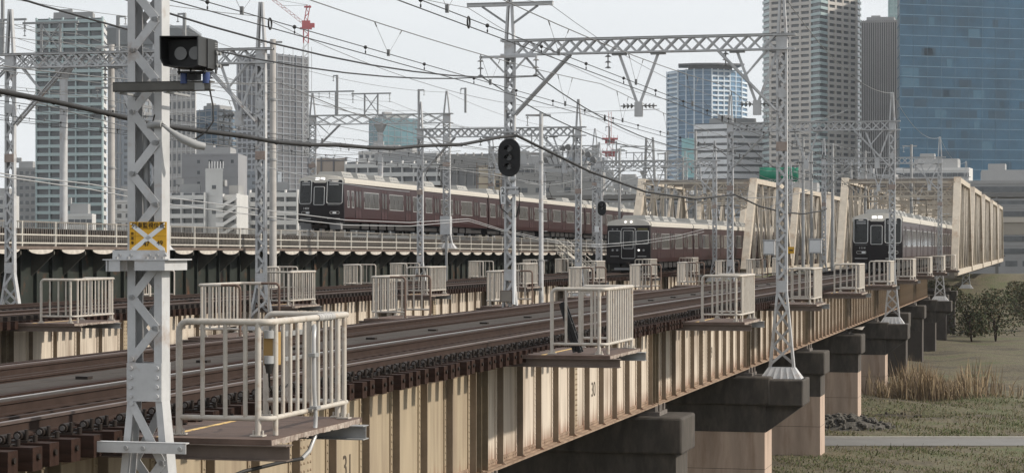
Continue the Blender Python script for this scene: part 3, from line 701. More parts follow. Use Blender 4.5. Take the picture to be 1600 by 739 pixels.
# near mast fittings: local frame of G0 (x right, y away)
def N0(x, y, z): return BW(-8.79+x, joint(0)+y, z)
T = thing('lamp_box', 'black hooded box with two round lamps on an arm of the closest mast', 'signal lamp', N0(.625, -.45, 1.7), RZ)
prof = [(-.2,.31),(.2,.30),(.2,.02),(.14,.0),(-.16,.02),(-.195,.09)]
m = MB(); 
for i in range(len(prof)):
    (a, b_), (c_, d_) = prof[i], prof[(i+1) % len(prof)]
    m.hexa([(a*.93, -.27, b_*.93+.012), (c_*.93, -.27, d_*.93+.012), (c_*.93, .2, d_*.93+.012), (a*.93, .2, b_*.93+.012), (a, -.27, b_), (c_, -.27, d_), (c_, .2, d_), (a, .2, b_)], 1 if i == 1 else 0)
m.build('hood', [BLACK, BLACKH], T)
m = MB(); m.box(-.18, .185, -.1, .2, .03, .285); m.build('back_panel', BLACK, T)
for x in (-.045, .105):
    m = MB(); m.tube([(x, -.12, .15), (x, -.1, .15)], .064, 24); m.build('lens', LENS, T)
m = MB(); m.box(.2, .212, -.06, .2, .01, .29); m.build('side_panel', BLACKH, T)
m = MB(); m.box(.212, .222, .12, .16, -.03, .2)
for z in (.05, .17): m.tube([(.21, .14, z), (.235, .14, z)], .018, 8, 1); m.tube([(.21, .22, z), (.235, .22, z)], .018, 8, 1)
for k in range(3): m.box(.211, .216, .12, .18, .22+.02*k, .228+.02*k, 1)
m.build('hinge', [BLACKH, STEELD], T)
m = MB(); m.box(-.09, .19, -.1, .12, -.035, -.02); m.box(-.01, .1, -.05, .05, -.1, -.02)
for x in (-.09, .03, .18): m.tube([(x, -.05, .01), (x, -.05, -.05)], .01, 6)
m.build('yoke', BLACK, T)
for x in (-.03, .2):
    m = MB(); m.tube([(x-.02, -.02, -.03), (x-.02, -.02, -.135)], .036, 14); m.build('knob', BLUE, T)
m = MB(); m.tube([(.12, .1, -.05), (.16, .1, -.15), (.21, .08, -.35), (.22, .06, -.5), (.16, .03, -.6), (.06, .0, -.67)], .009, 6); m.build('cable', CABLE, T)
T = thing('bracket_arm', 'dark horizontal channel arm across the closest mast under the black lamp box', 'bracket', N0(.33, -.42, 1.5), RZ)
m = MB(); m.box(-.5, .52, -.06, -.048, 0, .09); m.box(-.5, .52, -.06, .06, .08, .092); m.box(-.5, .52, -.06, .06, -.002, .01); m.build('channel', mat('arm_dark', (.10,.097,.09), .6, .2, var=.3), T)
m = MB(); m.box(-.46, -.43, -.05, .55, -.02, 0); m.box(.03, .06, -.05, .55, -.02, 0); m.box(.36, .46, -.065, -.058, -.0, .07); m.build('strap', STEELD, T)
# yellow sign
T = thing('warning_sign', 'yellow sign with white X, Japanese text and numbers 47 and 49 on the closest mast', 'sign', N0(.055, -.13, .07), RZ)
m = MB(); m.box(-.2, .195, -.006, 0, -.14, .16); m.build('plate', YEL, T)
m = MB()
for sg in (-1, 1): m.beam((-sg*.165, -.008, -.12), (sg*.165, -.008, .125), .045, .004, (0, 0, 1))
m.box(-.195, .19, -.0085, -.0065, .09, .092, 1); m.box(-.195, .19, -.0085, -.0065, .018, .0195, 1); m.box(-.14, -.139, -.0085, -.0065, -.14, .09, 1)
m.build('cross', [SIGNW, INK], T)
def facing(me): me.transform(Matrix(((1,0,0,0),(0,0,-1,0),(0,1,0,0),(0,0,0,1)))); return me
link('lettering', facing(text_mesh('列車監視位置', .062, INK, .95)), T, (0, -.012, .123))
link('number', facing(text_mesh('47', .066, INK)), T, (-.02, -.012, -.06)); link('number', facing(text_mesh('49', .066, INK)), T, (.125, -.012, -.05))
for k, ch in enumerate('作業車'): link('lettering', facing(text_mesh(ch, .034, INK)), T, (-.168, -.012, .04-.045*k))
m = MB(); m.box(-.21, .2, -.004, .006, -.15, -.14); 
for x in (-.18, .17):
    for z in (.14, -.12): m.tube([(x, -.006, z), (x, -.016, z)], .008, 8)
m.build('frame', SIGNW, T)
T = thing('mast_shelf', 'pale steel shelf clamped round the closest mast just below the yellow sign', 'bracket', N0(-.02, 0, -.2), RZ)
m = MB(); m.box(-.34, .36, -.3, .3, .05, .062); m.build('top_plate', STEEL, T)
m = MB(); m.box(-.28, .28, -.2, -.19, .062, .15); m.box(-.28, -.16, -.29, -.28, -.06, .05); m.box(-.005, .3, -.29, -.28, -.05, .05); m.box(-.31, -.295, -.29, .28, -.06, .05); m.box(.3, .315, -.29, .28, -.05, .05); m.build('angle', STEEL, T)
m = MB()
for x in (-.25, -.1, .15, .25, .36): m.tube([(x*.8, -.27, .05), (x*.8, -.27, .085)], .016, 6); m.tube([(x*.8, -.2, .1), (x*.8, -.22, .1)], .016, 6)
m.build('bolt', STEELD, T)
T = thing('mast_bracket', 'long pale channel crossing the foot of the closest mast at deck height', 'bracket', N0(.17, -.22, -2.0), RZ)
m = MB(); m.box(-1.35, .33, -.03, -.018, -.05, .05); m.box(-1.35, .33, -.03, .06, .045, .057); m.build('channel', STEEL, T)
m = MB()
for x in (-.3, -.12, .27): m.tube([(x, -.03, 0), (x, -.05, 0)], .022, 8)
m.build('bolt', STEELD, T)
T = thing('hose', 'grey flexible conduit curling out of the closest mast below the black box', 'conduit', N0(0, 0, 0), RZ)
m = MB(); m.tube([(-.02, .02, -.1), (-.03, .02, .5), (-.04, .02, .95), (-.02, -.0, 1.1), (.06, -.1, 1.19), (.14, -.14, 1.2), (.2, -.14, 1.195)], .037, 10); m.build('hose_body', HOSE, T)
m = MB(); m.tube([(.2, -.14, 1.195), (.3, -.12, 1.12), (.4, -.1, 1.05), (.53, -.05, .99), (.6, 0, .975)], [.012, .025, .04, .042, .035], 10); m.build('tail', HOSE, T)
m = MB(); m.tube([(.2, -.14, 1.2), (.3, -.12, 1.13)], .012, 6); m.tube([(.1,-.14,1.2),(.13,-.15,1.29)], .008, 6); m.build('lead', CABLE, T)

# fittings on the signal mast (left mast of G1, x = -9.43)
def N1(x, y, z): return BW(-18.02+x, joint(3)+y, z)
T = thing('cross_arms', 'two pale cross arms with hanging insulators on top of the signal mast', 'cross arm', N1(0, 0, 0), RZ)
m = MB(); m.box(-1.5, 1.5, -.08, .08, 8.12, 8.22, 1); m.box(-1.5, 1.5, -.1, .1, 8.22, 8.25)
for sg in (-1, 1): m.beam((sg*.07, 0, 7.5), (sg*.98, 0, 8.12), .05, .07, (0, 1, 0))
m.build('top_arm', [STEELD, STEEL], T)
m = MB(); m.box(-1.0, 1.0, -.3, -.2, 6.34, 6.42)
for sg in (-1, 1): m.beam((sg*.15, -.25, 5.85), (sg*.62, -.25, 6.34), .04, .06, (0, 1, 0))
m.build('lower_arm', STEEL, T)
for sg in (-1, 1):
    m = MB(); insulator(m, (sg*.97, -.25, 6.34), 3, .12, .62); m.build('insulator', INSUL, T)
def signal(T, hoods=3, sc=1.):
    pts = arc(0, .26*sc, .38*sc, 0, 180, 10) + arc(0, -.26*sc, .38*sc, 180, 360, 10)
    m = MB(); m.prism(pts, 'y', -.04, .03); m.build('backboard', BLACK, T)
    for k in range(hoods):
        z = (.3-.3*k)*sc
        m = MB(); m.tube([(0, -.04, z), (0, -.06, z)], .1*sc, 16); m.build('lens', LENSD, T)
        m = MB()
        for i in range(12):
            a0, a1 = R(-10+200*i/12), R(-10+200*(i+1)/12)
            for r_ in (.125,): m.hexa([(r_*math.cos(a0)*sc, -.04, z+r_*math.sin(a0)*sc), (r_*math.cos(a1)*sc, -.04, z+r_*math.sin(a1)*sc), (r_*math.cos(a1)*sc, -.3*sc, z+r_*math.sin(a1)*sc-.02), (r_*math.cos(a0)*sc, -.3*sc, z+r_*math.sin(a0)*sc-.02),
                (.115*math.cos(a0)*sc, -.04, z+.115*math.sin(a0)*sc), (.115*math.cos(a1)*sc, -.04, z+.115*math.sin(a1)*sc), (.115*math.cos(a1)*sc, -.3*sc, z+.115*math.sin(a1)*sc-.02), (.115*math.cos(a0)*sc, -.3*sc, z+.115*math.sin(a0)*sc-.02)])
        m.build('hood', BLACK, T)
T = thing('railway_signal', 'large black oval signal head with three hoods on the signal mast', 'railway signal', N1(.1, -.5, 2.95), RZ)
signal(T)
m = MB(); m.tube([(.13, .12, -.62), (.13, .12, -4.95)], .055, 10); m.build('support_pipe', SIGNW, T)
m = MB(); m.ball((.11, .05, -.72), .11, 0, 12, 8); m.box(-.1, .3, -.05, .2, -1.05, -.98, 0); m.build('pivot', STEEL, T)
m = MB(); m.box(-.5, .3, .1, .3, .85, .9); m.box(.0, .32, -.1, .14, -1.25, -1.1); m.build('bracket', STEEL, T)
m = MB()
for k in range(5): m.tube([(.3, .1+.02*k, -1.0), (.36, .0, -1.5-.1*k), (.2, .1, -2.0)], .012, 5)
m.tube([(-.35, .0, -1.1), (-.3, .0, -1.7), (-.05, .0, -1.9)], .02, 5); m.build('cable', CABLE, T)
T = thing('number_plate', 'small white plate reading 2 over 1 on the signal mast below the big signal', 'sign', N1(-.17, -.3, 1.68), RZ)
m = MB(); m.box(-.09, .09, -.008, 0, -.29, .29); m.build('plate', SIGNW, T)
for k, ch in enumerate('21'): link('number', facing(text_mesh(ch, .3, INK, .9)), T, (0, -.013, .14-.28*k))
T = thing('equipment_box', 'rusty brown equipment box at the foot of the signal mast', 'equipment box', N1(-.02, -.3, -1.75), RZ)
m = MB(); m.box(-.22, .2, -.1, .1, -.18, .22); m.build('case', STEELB, T); m = MB(); m.box(-.19, .17, -.11, -.1, -.15, .19); m.build('door', BEIGED, T)
# small signal before the brown train
X, Y, Z = PX(940.5, 325.5, 146); T = thing('railway_signal', 'small black signal head at the left of the brown train nose', 'railway signal', (X, Y, Z), RZ)
signal(T, 2, .75); mt_ = MB()
for sx in (-.42, -.08):
    for y in (.1, .35): mt_.beam((sx, y, -3.9), (sx, y, 1.0), .06, .06, (1, 0, 0))
for i in range(14):
    z = -3.8+i*.34; mt_.beam((-.42, .08, z), (-.08, .08, z+.34), .04, .02, (0, 0, 1)) if i % 2 else mt_.beam((-.08, .08, z), (-.42, .08, z+.34), .04, .02, (0, 0, 1))
mt_.build('lattice_post', STEEL, T); m = MB(); m.box(-.5, -.2, -.02, 0, -1.6, -1.2); m.build('number_plate', SIGNW, T)

# poles
def conc_pole(px, ytop, Y, r, label, zb, arms=False, m_=None):
    X, _, Z = PX(px, ytop, Y); T = thing('utility_pole', label, 'utility pole', (X, Y, zb)); h = Z-zb; n = 6
    m = MB(); m.tube([(0, 0, 0), (0, 0, h)], [r*1.2, r*.85], 14); m.build('shaft', m_ or PCONC, T)
    for i in range(1, n): m = MB(); m.tube([(0, 0, h*i/n-.05), (0, 0, h*i/n+.05)], r*1.16, 14); m.build('band', STEELD, T)
    if arms:
        m = MB()
        for z, l in ((h-.1, .8), (h-2.1, .8)): m.box(-l, .5, -.06, .06, z-.1, z); insulator(m, (-l+.1, 0, z-.1), 2, .1, .5); 
        m.build('arm', STEELD, T)
        m = MB(); 
        for i in range(8): m.tube([(r, 0, h*.5+i*.5), (r+.2, 0, h*.5+i*.5)], .02, 6)
        m.build('step', STEELD, T)
    return T
conc_pole(426.5, 62, 118, .19, 'round concrete pole just right of the slim lattice mast, before the dark tower', -8.4, True)
conc_pole(174.5, 70, 108, .17, 'round concrete pole between the striped tower and the closest mast', -8.4, True)
conc_pole(845.5, 176, 112, .12, 'thin pale steel pole right of the big signal with strain insulators on top', -8.4, True, STEEL)
conc_pole(1087, 205, 210, .14, 'short round pole among the wires before the white striped office', -8.4, True, STEELD)

X, Y, Z = PX(1015, 262, 232); T = thing('lattice_pylon', 'small lattice pylon with a wide arm behind the brown train roof', 'pylon', (X, Y, Z-12), RZ)
m = MB()
for sx in (-1, 1):
    for sy in (-.5, .5): m.beam((sx*1.0, sy, 0), (sx*.35, sy*.5, 15.2), .14, .14, (1, 0, 0))
for i in range(12):
    z0, z1 = i*1.26, (i+1)*1.26; w0, w1 = 1.0-.65*z0/15.2, 1.0-.65*z1/15.2; sg = 1 if i % 2 else -1
    m.beam((sg*w0, -.4, z0), (-sg*w1, -.4, z1), .1, .06, (0, 1, 0)); m.beam((-sg*w0, .4, z0), (sg*w1, .4, z1), .1, .06, (0, 1, 0))
m.build('lattice', STEELD, T)
m = MB(); m.box(-5.5, 3.4, -.1, .1, 12.6, 12.8); m.box(-3.2, .2, -.08, .08, 14.2, 14.32)
for x in (-5.3, -4, -2.6, 2.2, 3.2): insulator(m, (x, 0, 12.6), 3, .12, .6)
insulator(m, (-3.1, 0, 14.2), 2, .12, .8); m.build('arm', STEELD, T)
X, Y, Z = PX(697, 352, 119); T = thing('equipment_box', 'pale grey upright box on a post right of the twin slim masts', 'equipment box', (X, Y, Z), RZ)
m = MB(); m.box(-.28, .28, -.2, .2, -.5, .5); m.build('case', STEEL, T); m = MB(); m.box(-.05, .05, .0, .1, -5, -.5); m.build('post', STEELD, T)
X, Y, Z = PX(888, 262, 128); T = thing('insulator_rack', 'rack of round dark insulator discs above the cables right of the big signal', 'insulators', (X, Y, Z), RZ)
m = MB(); m.box(-1.5, 1.6, -.06, .06, .1, .2); [m.box(x-.05, x+.05, -.05, .05, -1.2, .9) for x in (-.35, .3)]; m.build('frame', STEELD, T)
for x, z in ((-1.4, .45), (-1.1, .75), (-.75, .95), (-.35, 1.15), (.0, 1.2), (.4, 1.15), (.8, .9), (1.2, .75), (1.5, .45)):
    m = MB(); m.tube([(x, -.14, z), (x, .14, z)], .17, 12); m.tube([(x, .0, z), (x*.8, .0, .2)], .03, 5); m.build('disc', INSUL, T)

# ================================================================== WIRES
def wire(name, label, cat, pts, r, m_, group='wires', n=5):
    m = MB(); m.tube(pts, r, n); o = m.build(name, m_); return tag(o, label, cat, group)
def span(q, ss, z, sag, n=14):
    P = []
    for a, b in zip(ss[:-1], ss[1:]):
        for i in range(n): 
            t = i/n; P.append(BW(q, a+(b-a)*t, z-sag*4*t*(1-t)))
    P.append(BW(q, ss[-1], z)); return P
def overhead(q, ss, zc, label, group, balls=True, zm=None):
    s0 = ss[0]; T = thing('overhead_line', label, 'overhead line', BW(q, s0, 0), RZ, group)
    zm = zm or zc+1.2; za = zc+.15; L = ss[-1]-s0
    m = MB(); m.tube([(0, 0, zc), (0, L, zc)], .011, 5); m.build('contact_wire', WIRE, T)
    m = MB(); m.tube([(0, 0, za), (0, L, za)], .010, 5); m.build('auxiliary_wire', WIRE, T)
    pts = []; 
    def mz(y):
        s = s0+y
        for a, b in zip(ss[:-1], ss[1:]):
            if a <= s <= b: t = (s-a)/(b-a); return zm-.42*4*t*(1-t)
        return zm
    y = 0
    while y < L: pts.append((0, y, mz(y))); y += 3.
    pts.append((0, L, mz(L))); m = MB(); m.tube(pts, .012, 5); m.build('messenger_wire', WIREG, T)
    n = 0; y = 2.5
    while y < L and n < 36:
        m = MB(); m.tube([(0, y, zc), (0, y, za)], .006, 4); m.ball((0, y, za), .042, 0, 7, 5); m.tube([(0, y, zc+.02), (0, y, zc+.07)], .016, 5); m.build('dropper', WIRE, T)
        if n % 2 == 1:
            m = MB(); yy = y+1.7
            for d in (-1.05, 1.05):
                a = (0, yy, za); b = (0, yy+d, mz(yy+d)); m.tube([a, b], .005, 4); v = Vector(b)-Vector(a); m.tube([Vector(b)-v*.02, Vector(b)-v*.15], .014, 5)
            m.box(-.03, .03, yy-.03, yy+.03, za-.05, za+.1)
            m.build('hanger', WIREG, T)
        if n % 7 == 3:
            m = MB(); yy = y+3.2; R_ = .085
            ring = [(0, yy+R_*math.cos(k*math.pi/6), zc+.075+R_*1.25*math.sin(k*math.pi/6)) for k in range(13)]; m.tube(ring, .018, 6); m.build('ring_clamp', WIRE, T)
        y += 4.6; n += 1
    return T
S1 = [joint(0), joint(3), joint(6), joint(9), joint(12)]
overhead(TR1, S1, 4.13, 'overhead line above the nearest track with balls and V hangers', 'overhead lines')
overhead(TR2, S1, 4.20, 'overhead line above the second track of the near bridge, crossing the sky centre', 'overhead lines')
S2 = [19.4, 71.0, 122.6, 174.2, 226]
overhead(-28.75, S2, 4.05, 'overhead line above the brown train track', 'overhead lines'); overhead(-32.75, S2, 4.0, 'overhead line above the far track of the middle bridge', 'overhead lines')
S3 = [47, 99, 151, 203, 255]
overhead(-45.9, S3, 6.2, 'overhead line above the maroon train', 'overhead lines'); overhead(-50, S3, 6.2, 'overhead line above the far track of the viaduct', 'overhead lines')
G_ = 'feeder wires'
wire('feeder_wire', 'thick feeder wire hanging from the left insulator of the signal mast', 'wire', span(-18.99, S1, 5.72, 1.2), .022, WIRE, G_)
wire('feeder_wire', 'thick feeder wire hanging from the right insulator of the signal mast', 'wire', span(-17.05, S1, 5.72, 1.2), .022, WIRE, G_)
wire('ground_wire', 'thin wire from the left end of the top cross arm of the signal mast', 'wire', span(-19.5, S1, 8.1, .8), .011, WIREG, G_)
wire('ground_wire', 'thin wire from the right end of the top cross arm of the signal mast', 'wire', span(-16.55, S1, 8.1, .8), .011, WIREG, G_)
wire('feeder_wire', 'feeder wire along the top of the masts on the pier pedestals', 'wire', span(-8.9, S1, 8.5, .9), .014, WIREG, G_)
for q, z, d in ((-26.0, 5.6, 'right'), (-36.9, 5.6, 'left')): wire('feeder_wire', 'feeder wire on the %s side of the middle bridge gantries' % d, 'wire', span(q, S2, z, 1.1), .018, WIREG, G_)
for k, (q, z) in enumerate(((-26.7, 7.9), (-31, 6.9), (-36.2, 7.9))): wire('ground_wire', 'thin wire along the tops of the middle bridge gantries, %s from the right' % ORD[k].replace('nearest', 'first'), 'wire', span(q, S2, z, .9), .012, WIREG, G_)
for k, (q, z) in enumerate(((-42.6, 11.0), (-46.8, 10.4), (-49.6, 10.9), (-51.8, 10.8), (-53.2, 10.8))): wire('ground_wire', 'thin wire on the top arms of the viaduct gantries, %s from the right' % ORD[k].replace('nearest', 'first'), 'wire', span(q, S3, z, .8), .014, WIREG, G_)
P = [(x, y, z + .03*math.sin(i*1.9)) for i, (x, y, z) in enumerate(span(-17.8, S1[:2], 3.75, 1.32, 22) + [BW(-17.8, S1[1]+12, 2.9), BW(-17.8, S1[1]+24, 2.35), BW(-17.8, S1[1]+38, 2.35), BW(-17.8, S1[2], 2.9)] + span(-17.8, S1[2:4], 2.9, .7)[1:])]
m = MB(); m.tube(P, .05, 8); 
for i in range(0, len(P)-1, 1): m.ball(P[i], .065, 0, 7, 4)
tag(m.build('bundled_cable', CABLE), 'thick black bundled cable sagging across the whole view to the signal mast', 'cable', 'wires')
for k, dz in enumerate((0, -.22)):
    pts = [(-120, 250), (20, 274), (142, 288), (205, 299), (271, 310), (350, 320), (420, 329), (540, 344), (640, 348), (732, 342), (785, 359), (843, 372), (893, 380), (941, 382), (1000, 377), (1060, 368), (1100, 358)]
    wp = []
    for px, py in pts:
        Yd = PQ(px, -27.6); X, Y, Z = PX(px, py, Yd); wp.append((X, Y, Z+dz*(.3+.7*abs(math.sin(px*.004)))))
    wire('signal_wire', ['upper', 'lower'][k] + ' pale thin wire drooping in front of the maroon train', 'wire', wp, .018, WIREL, 'wires')
a = PX(846, 178, 112); b_ = PX(1030, 171, 76); wire('span_wire', 'thin level wire from the pale steel pole to the drop bracket under the wide gantry', 'wire', [a, b_], .012, WIREG, 'wires')
a = N1(-.97, -.25, 5.72); b_ = N1(.97, -.25, 5.72); wire('jumper_wire', 'short level jumper wire between the two insulators of the signal mast', 'wire', [a, b_], .012, WIREG, 'wires')
# low sagging light wires and clutter over the truss end
for k, (px0, y0, px1, y1, Yd, sg) in enumerate([(1180, 196, 1325, 172, 150, 9), (1010, 262, 1150, 226, 150, 9), (930, 226, 1110, 262, 165, -12), (1190, 330, 1260, 262, 150, 12), (1240, 268, 1350, 262, 160, 10), (1110, 300, 1290, 290, 135, 14), (870, 300, 1010, 272, 150, 6), (560, 218, 720, 236, 140, 8), (640, 262, 840, 288, 120, -6), (420, 262, 640, 300, 110, 5), (480, 240, 650, 252, 118, 8), (820, 286, 900, 282, 110, 5), (700, 262, 940, 252, 130, 8)]):
    pts = []
    for i in range(13):
        t = i/12; pts.append(PX(px0+(px1-px0)*t, y0+(y1-y0)*t+sg*4*t*(1-t), Yd))
    wire('slack_wire', 'slack pale jumper wire, %s of those drooping among the far gantries counted from the truss' % ['first', 'second', 'third', 'fourth', 'fifth', 'sixth', 'seventh', 'eighth', 'ninth', 'tenth', 'eleventh', 'twelfth', 'thirteenth'][k], 'wire', pts, .022, WIREL, 'slack wires')
# ================================================================== VIADUCT (third bridge)
VS0, VS1 = 55., 300.
def vz(s): return -.30 - .005*(s-133)
T = thing('railway_viaduct', 'long dark green viaduct behind the middle bridge carrying the maroon train', 'viaduct', BW(-42.9, VS0, 0), RZ)
def sb(m, x0, x1, s0, s1, z0, z1, mi=0):     # sloped box; z relative to deck
    a, b_ = vz(s0), vz(s1); y0, y1 = s0-VS0, s1-VS0
    m.hexa([(x0,y0,z0+a),(x1,y0,z0+a),(x1,y1,z0+b_),(x0,y1,z0+b_),(x0,y0,z1+a),(x1,y0,z1+a),(x1,y1,z1+b_),(x0,y1,z1+b_)], mi)
m = MB(); sb(m, -10.8, -.15, VS0, VS1, -.12, .0); sb(m, -.15, .1, VS0, VS1, -.10, .02); m.build('deck', STEELB, T)
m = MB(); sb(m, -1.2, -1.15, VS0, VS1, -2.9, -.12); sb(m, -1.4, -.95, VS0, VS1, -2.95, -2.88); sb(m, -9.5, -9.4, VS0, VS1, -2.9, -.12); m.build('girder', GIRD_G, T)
m0 = MB(); m0.box(-1.15, -.98, -.03, .03, -2.85, -.13); STV = m0.mesh('stiffener', [GIRD_G])
for i in range(96): s = 70+i*1.55; link('stiffener', STV, T, (0, s-VS0, vz(s)))
m0 = MB(); m0.prism([(-1.15, -.14), (-.05, -.14), (-.05, -.34), (-.25, -.5), (-1.15, -1.3)], 'y', -.04, .04); BKV = m0.mesh('bracket', [mat('viaduct_bracket', (.10,.095,.08), .7, var=.2)])
m0 = MB(); pts = [(-1.18, 0), (1.18, 0)] + [(1.18*math.cos(R(a)), -.20*math.sin(R(a))) for a in range(15, 180, 15)]
m0.add([(-.02, a, b_-.12) for a, b_ in pts] + [(.05, a, b_-.12) for a, b_ in pts], [tuple(range(len(pts))), tuple(range(len(pts), 2*len(pts)))[::-1]] + [(i, (i+1) % len(pts), len(pts)+(i+1) % len(pts), len(pts)+i) for i in range(len(pts))])
SCV = m0.mesh('edge_panel', [mat('edge_panel_white', (.52,.48,.43), .6, var=.25)])
PITCH = 3.2
for i in range(72):
    s = 66+i*PITCH; link('bracket', BKV, T, (0, s-VS0, vz(s))); o = link('edge_panel', SCV, T, (.06, s+PITCH/2-VS0, vz(s+1.6)))
# third rail deck clutter: ballast walls and tracks
for q, lb in ((-45.9, 'near track of the viaduct under the maroon train'), (-50, 'far track of the viaduct')):
    z0 = vz(70)+.85; T2 = track(q, z0, 70, 300, lb, False, tops=(RAILB, RAILB), dz=vz(300)-vz(70), guard=False)
m = MB(); sb(m, -6.6, -1.2, VS0, VS1, .0, .5); sb(m, -10.2, -7.3, VS0, VS1, .0, .5); m.build('ballast', mat('ballast', (.045,.038,.033), .95, var=.5, scale=8), T)
# piers
for i in range(10):
    s = 62+i*24; T3 = thing('bridge_pier', 'dark pier under the viaduct, %s from the left in its shade' % ['first','second','third','fourth','fifth','sixth','seventh','eighth','ninth','tenth'][i], 'bridge pier', BW(-42.9, s, GZ), RZ, 'viaduct piers')
    m = MB(); zt = vz(s)-2.95-GZ; m.box(-10, -.9, -.9, .9, 0, zt-.9); m.build('column', CONC, T3); m = MB(); m.box(-10.3, -.6, -1.1, 1.1, zt-.9, zt); m.build('cap', CONCD, T3)
# railing
T = thing('viaduct_railing', 'pale picket railing along the edge of the viaduct', 'railing', BW(-42.9, VS0, 0), RZ)
RAILP = mat('railing_pale', (.50, .475, .43), .6, var=.15)
RAILPD = mat('railing_dull', (.20, .185, .165), .6, var=.2)
m0 = MB(); m0.box(-.03, .03, -.045, .045, -.1, 1.1); PVM = m0.mesh('post', [RAILP])
for i in range(72): s = 66+i*PITCH; link('post', PVM, T, (0, s-VS0, vz(s)))
for z, n_, mm in ((1.08, 'top_rail', RAILPD), (.52, 'middle_rail', RAILP), (.16, 'lower_rail', RAILP)):
    m = MB(); sb(m, -.025, .025, VS0, VS1, z-.028, z+.028); m.build(n_, mm, T)
m = MB()
for i in range(1100): s = 60+i*.2; zz = vz(s); y = s-VS0; m.box(-.01, .01, y-.014, y+.014, .16+zz, 1.07+zz)
o = m.build('picket', RAILPD, T); o['kind'] = 'stuff'
# stair from viaduct to the middle bridge
T = thing('steel_stair', 'steel stairway with handrails sloping down from the viaduct edge', 'stairs', BW(-42.4, 186, vz(186)), RZ)
for x in (0, .9):
    m = MB(); m.beam((x, 0, -.1), (x+0, 14, -2.6), .06, .25, (1, 0, 0)); m.build('stringer', RAILP, T)
    m = MB(); m.beam((x, 0, 1.0), (x, 14, -1.5), .05, .06, (1, 0, 0)); m.beam((x, 0, .5), (x, 14, -2.), .04, .05, (1, 0, 0))
    for i in range(10): m.beam((x, 1.5*i, -.1-.268*i), (x, 1.5*i, 1.0-.268*i), .05, .05, (1, 0, 0))
    m.build('handrail', RAILP, T)
for i in range(14): m = MB(); m.box(0, .9, i+.2, i+.75, -.08-.178*i, -.03-.178*i); m.build('step', SIGNW, T)

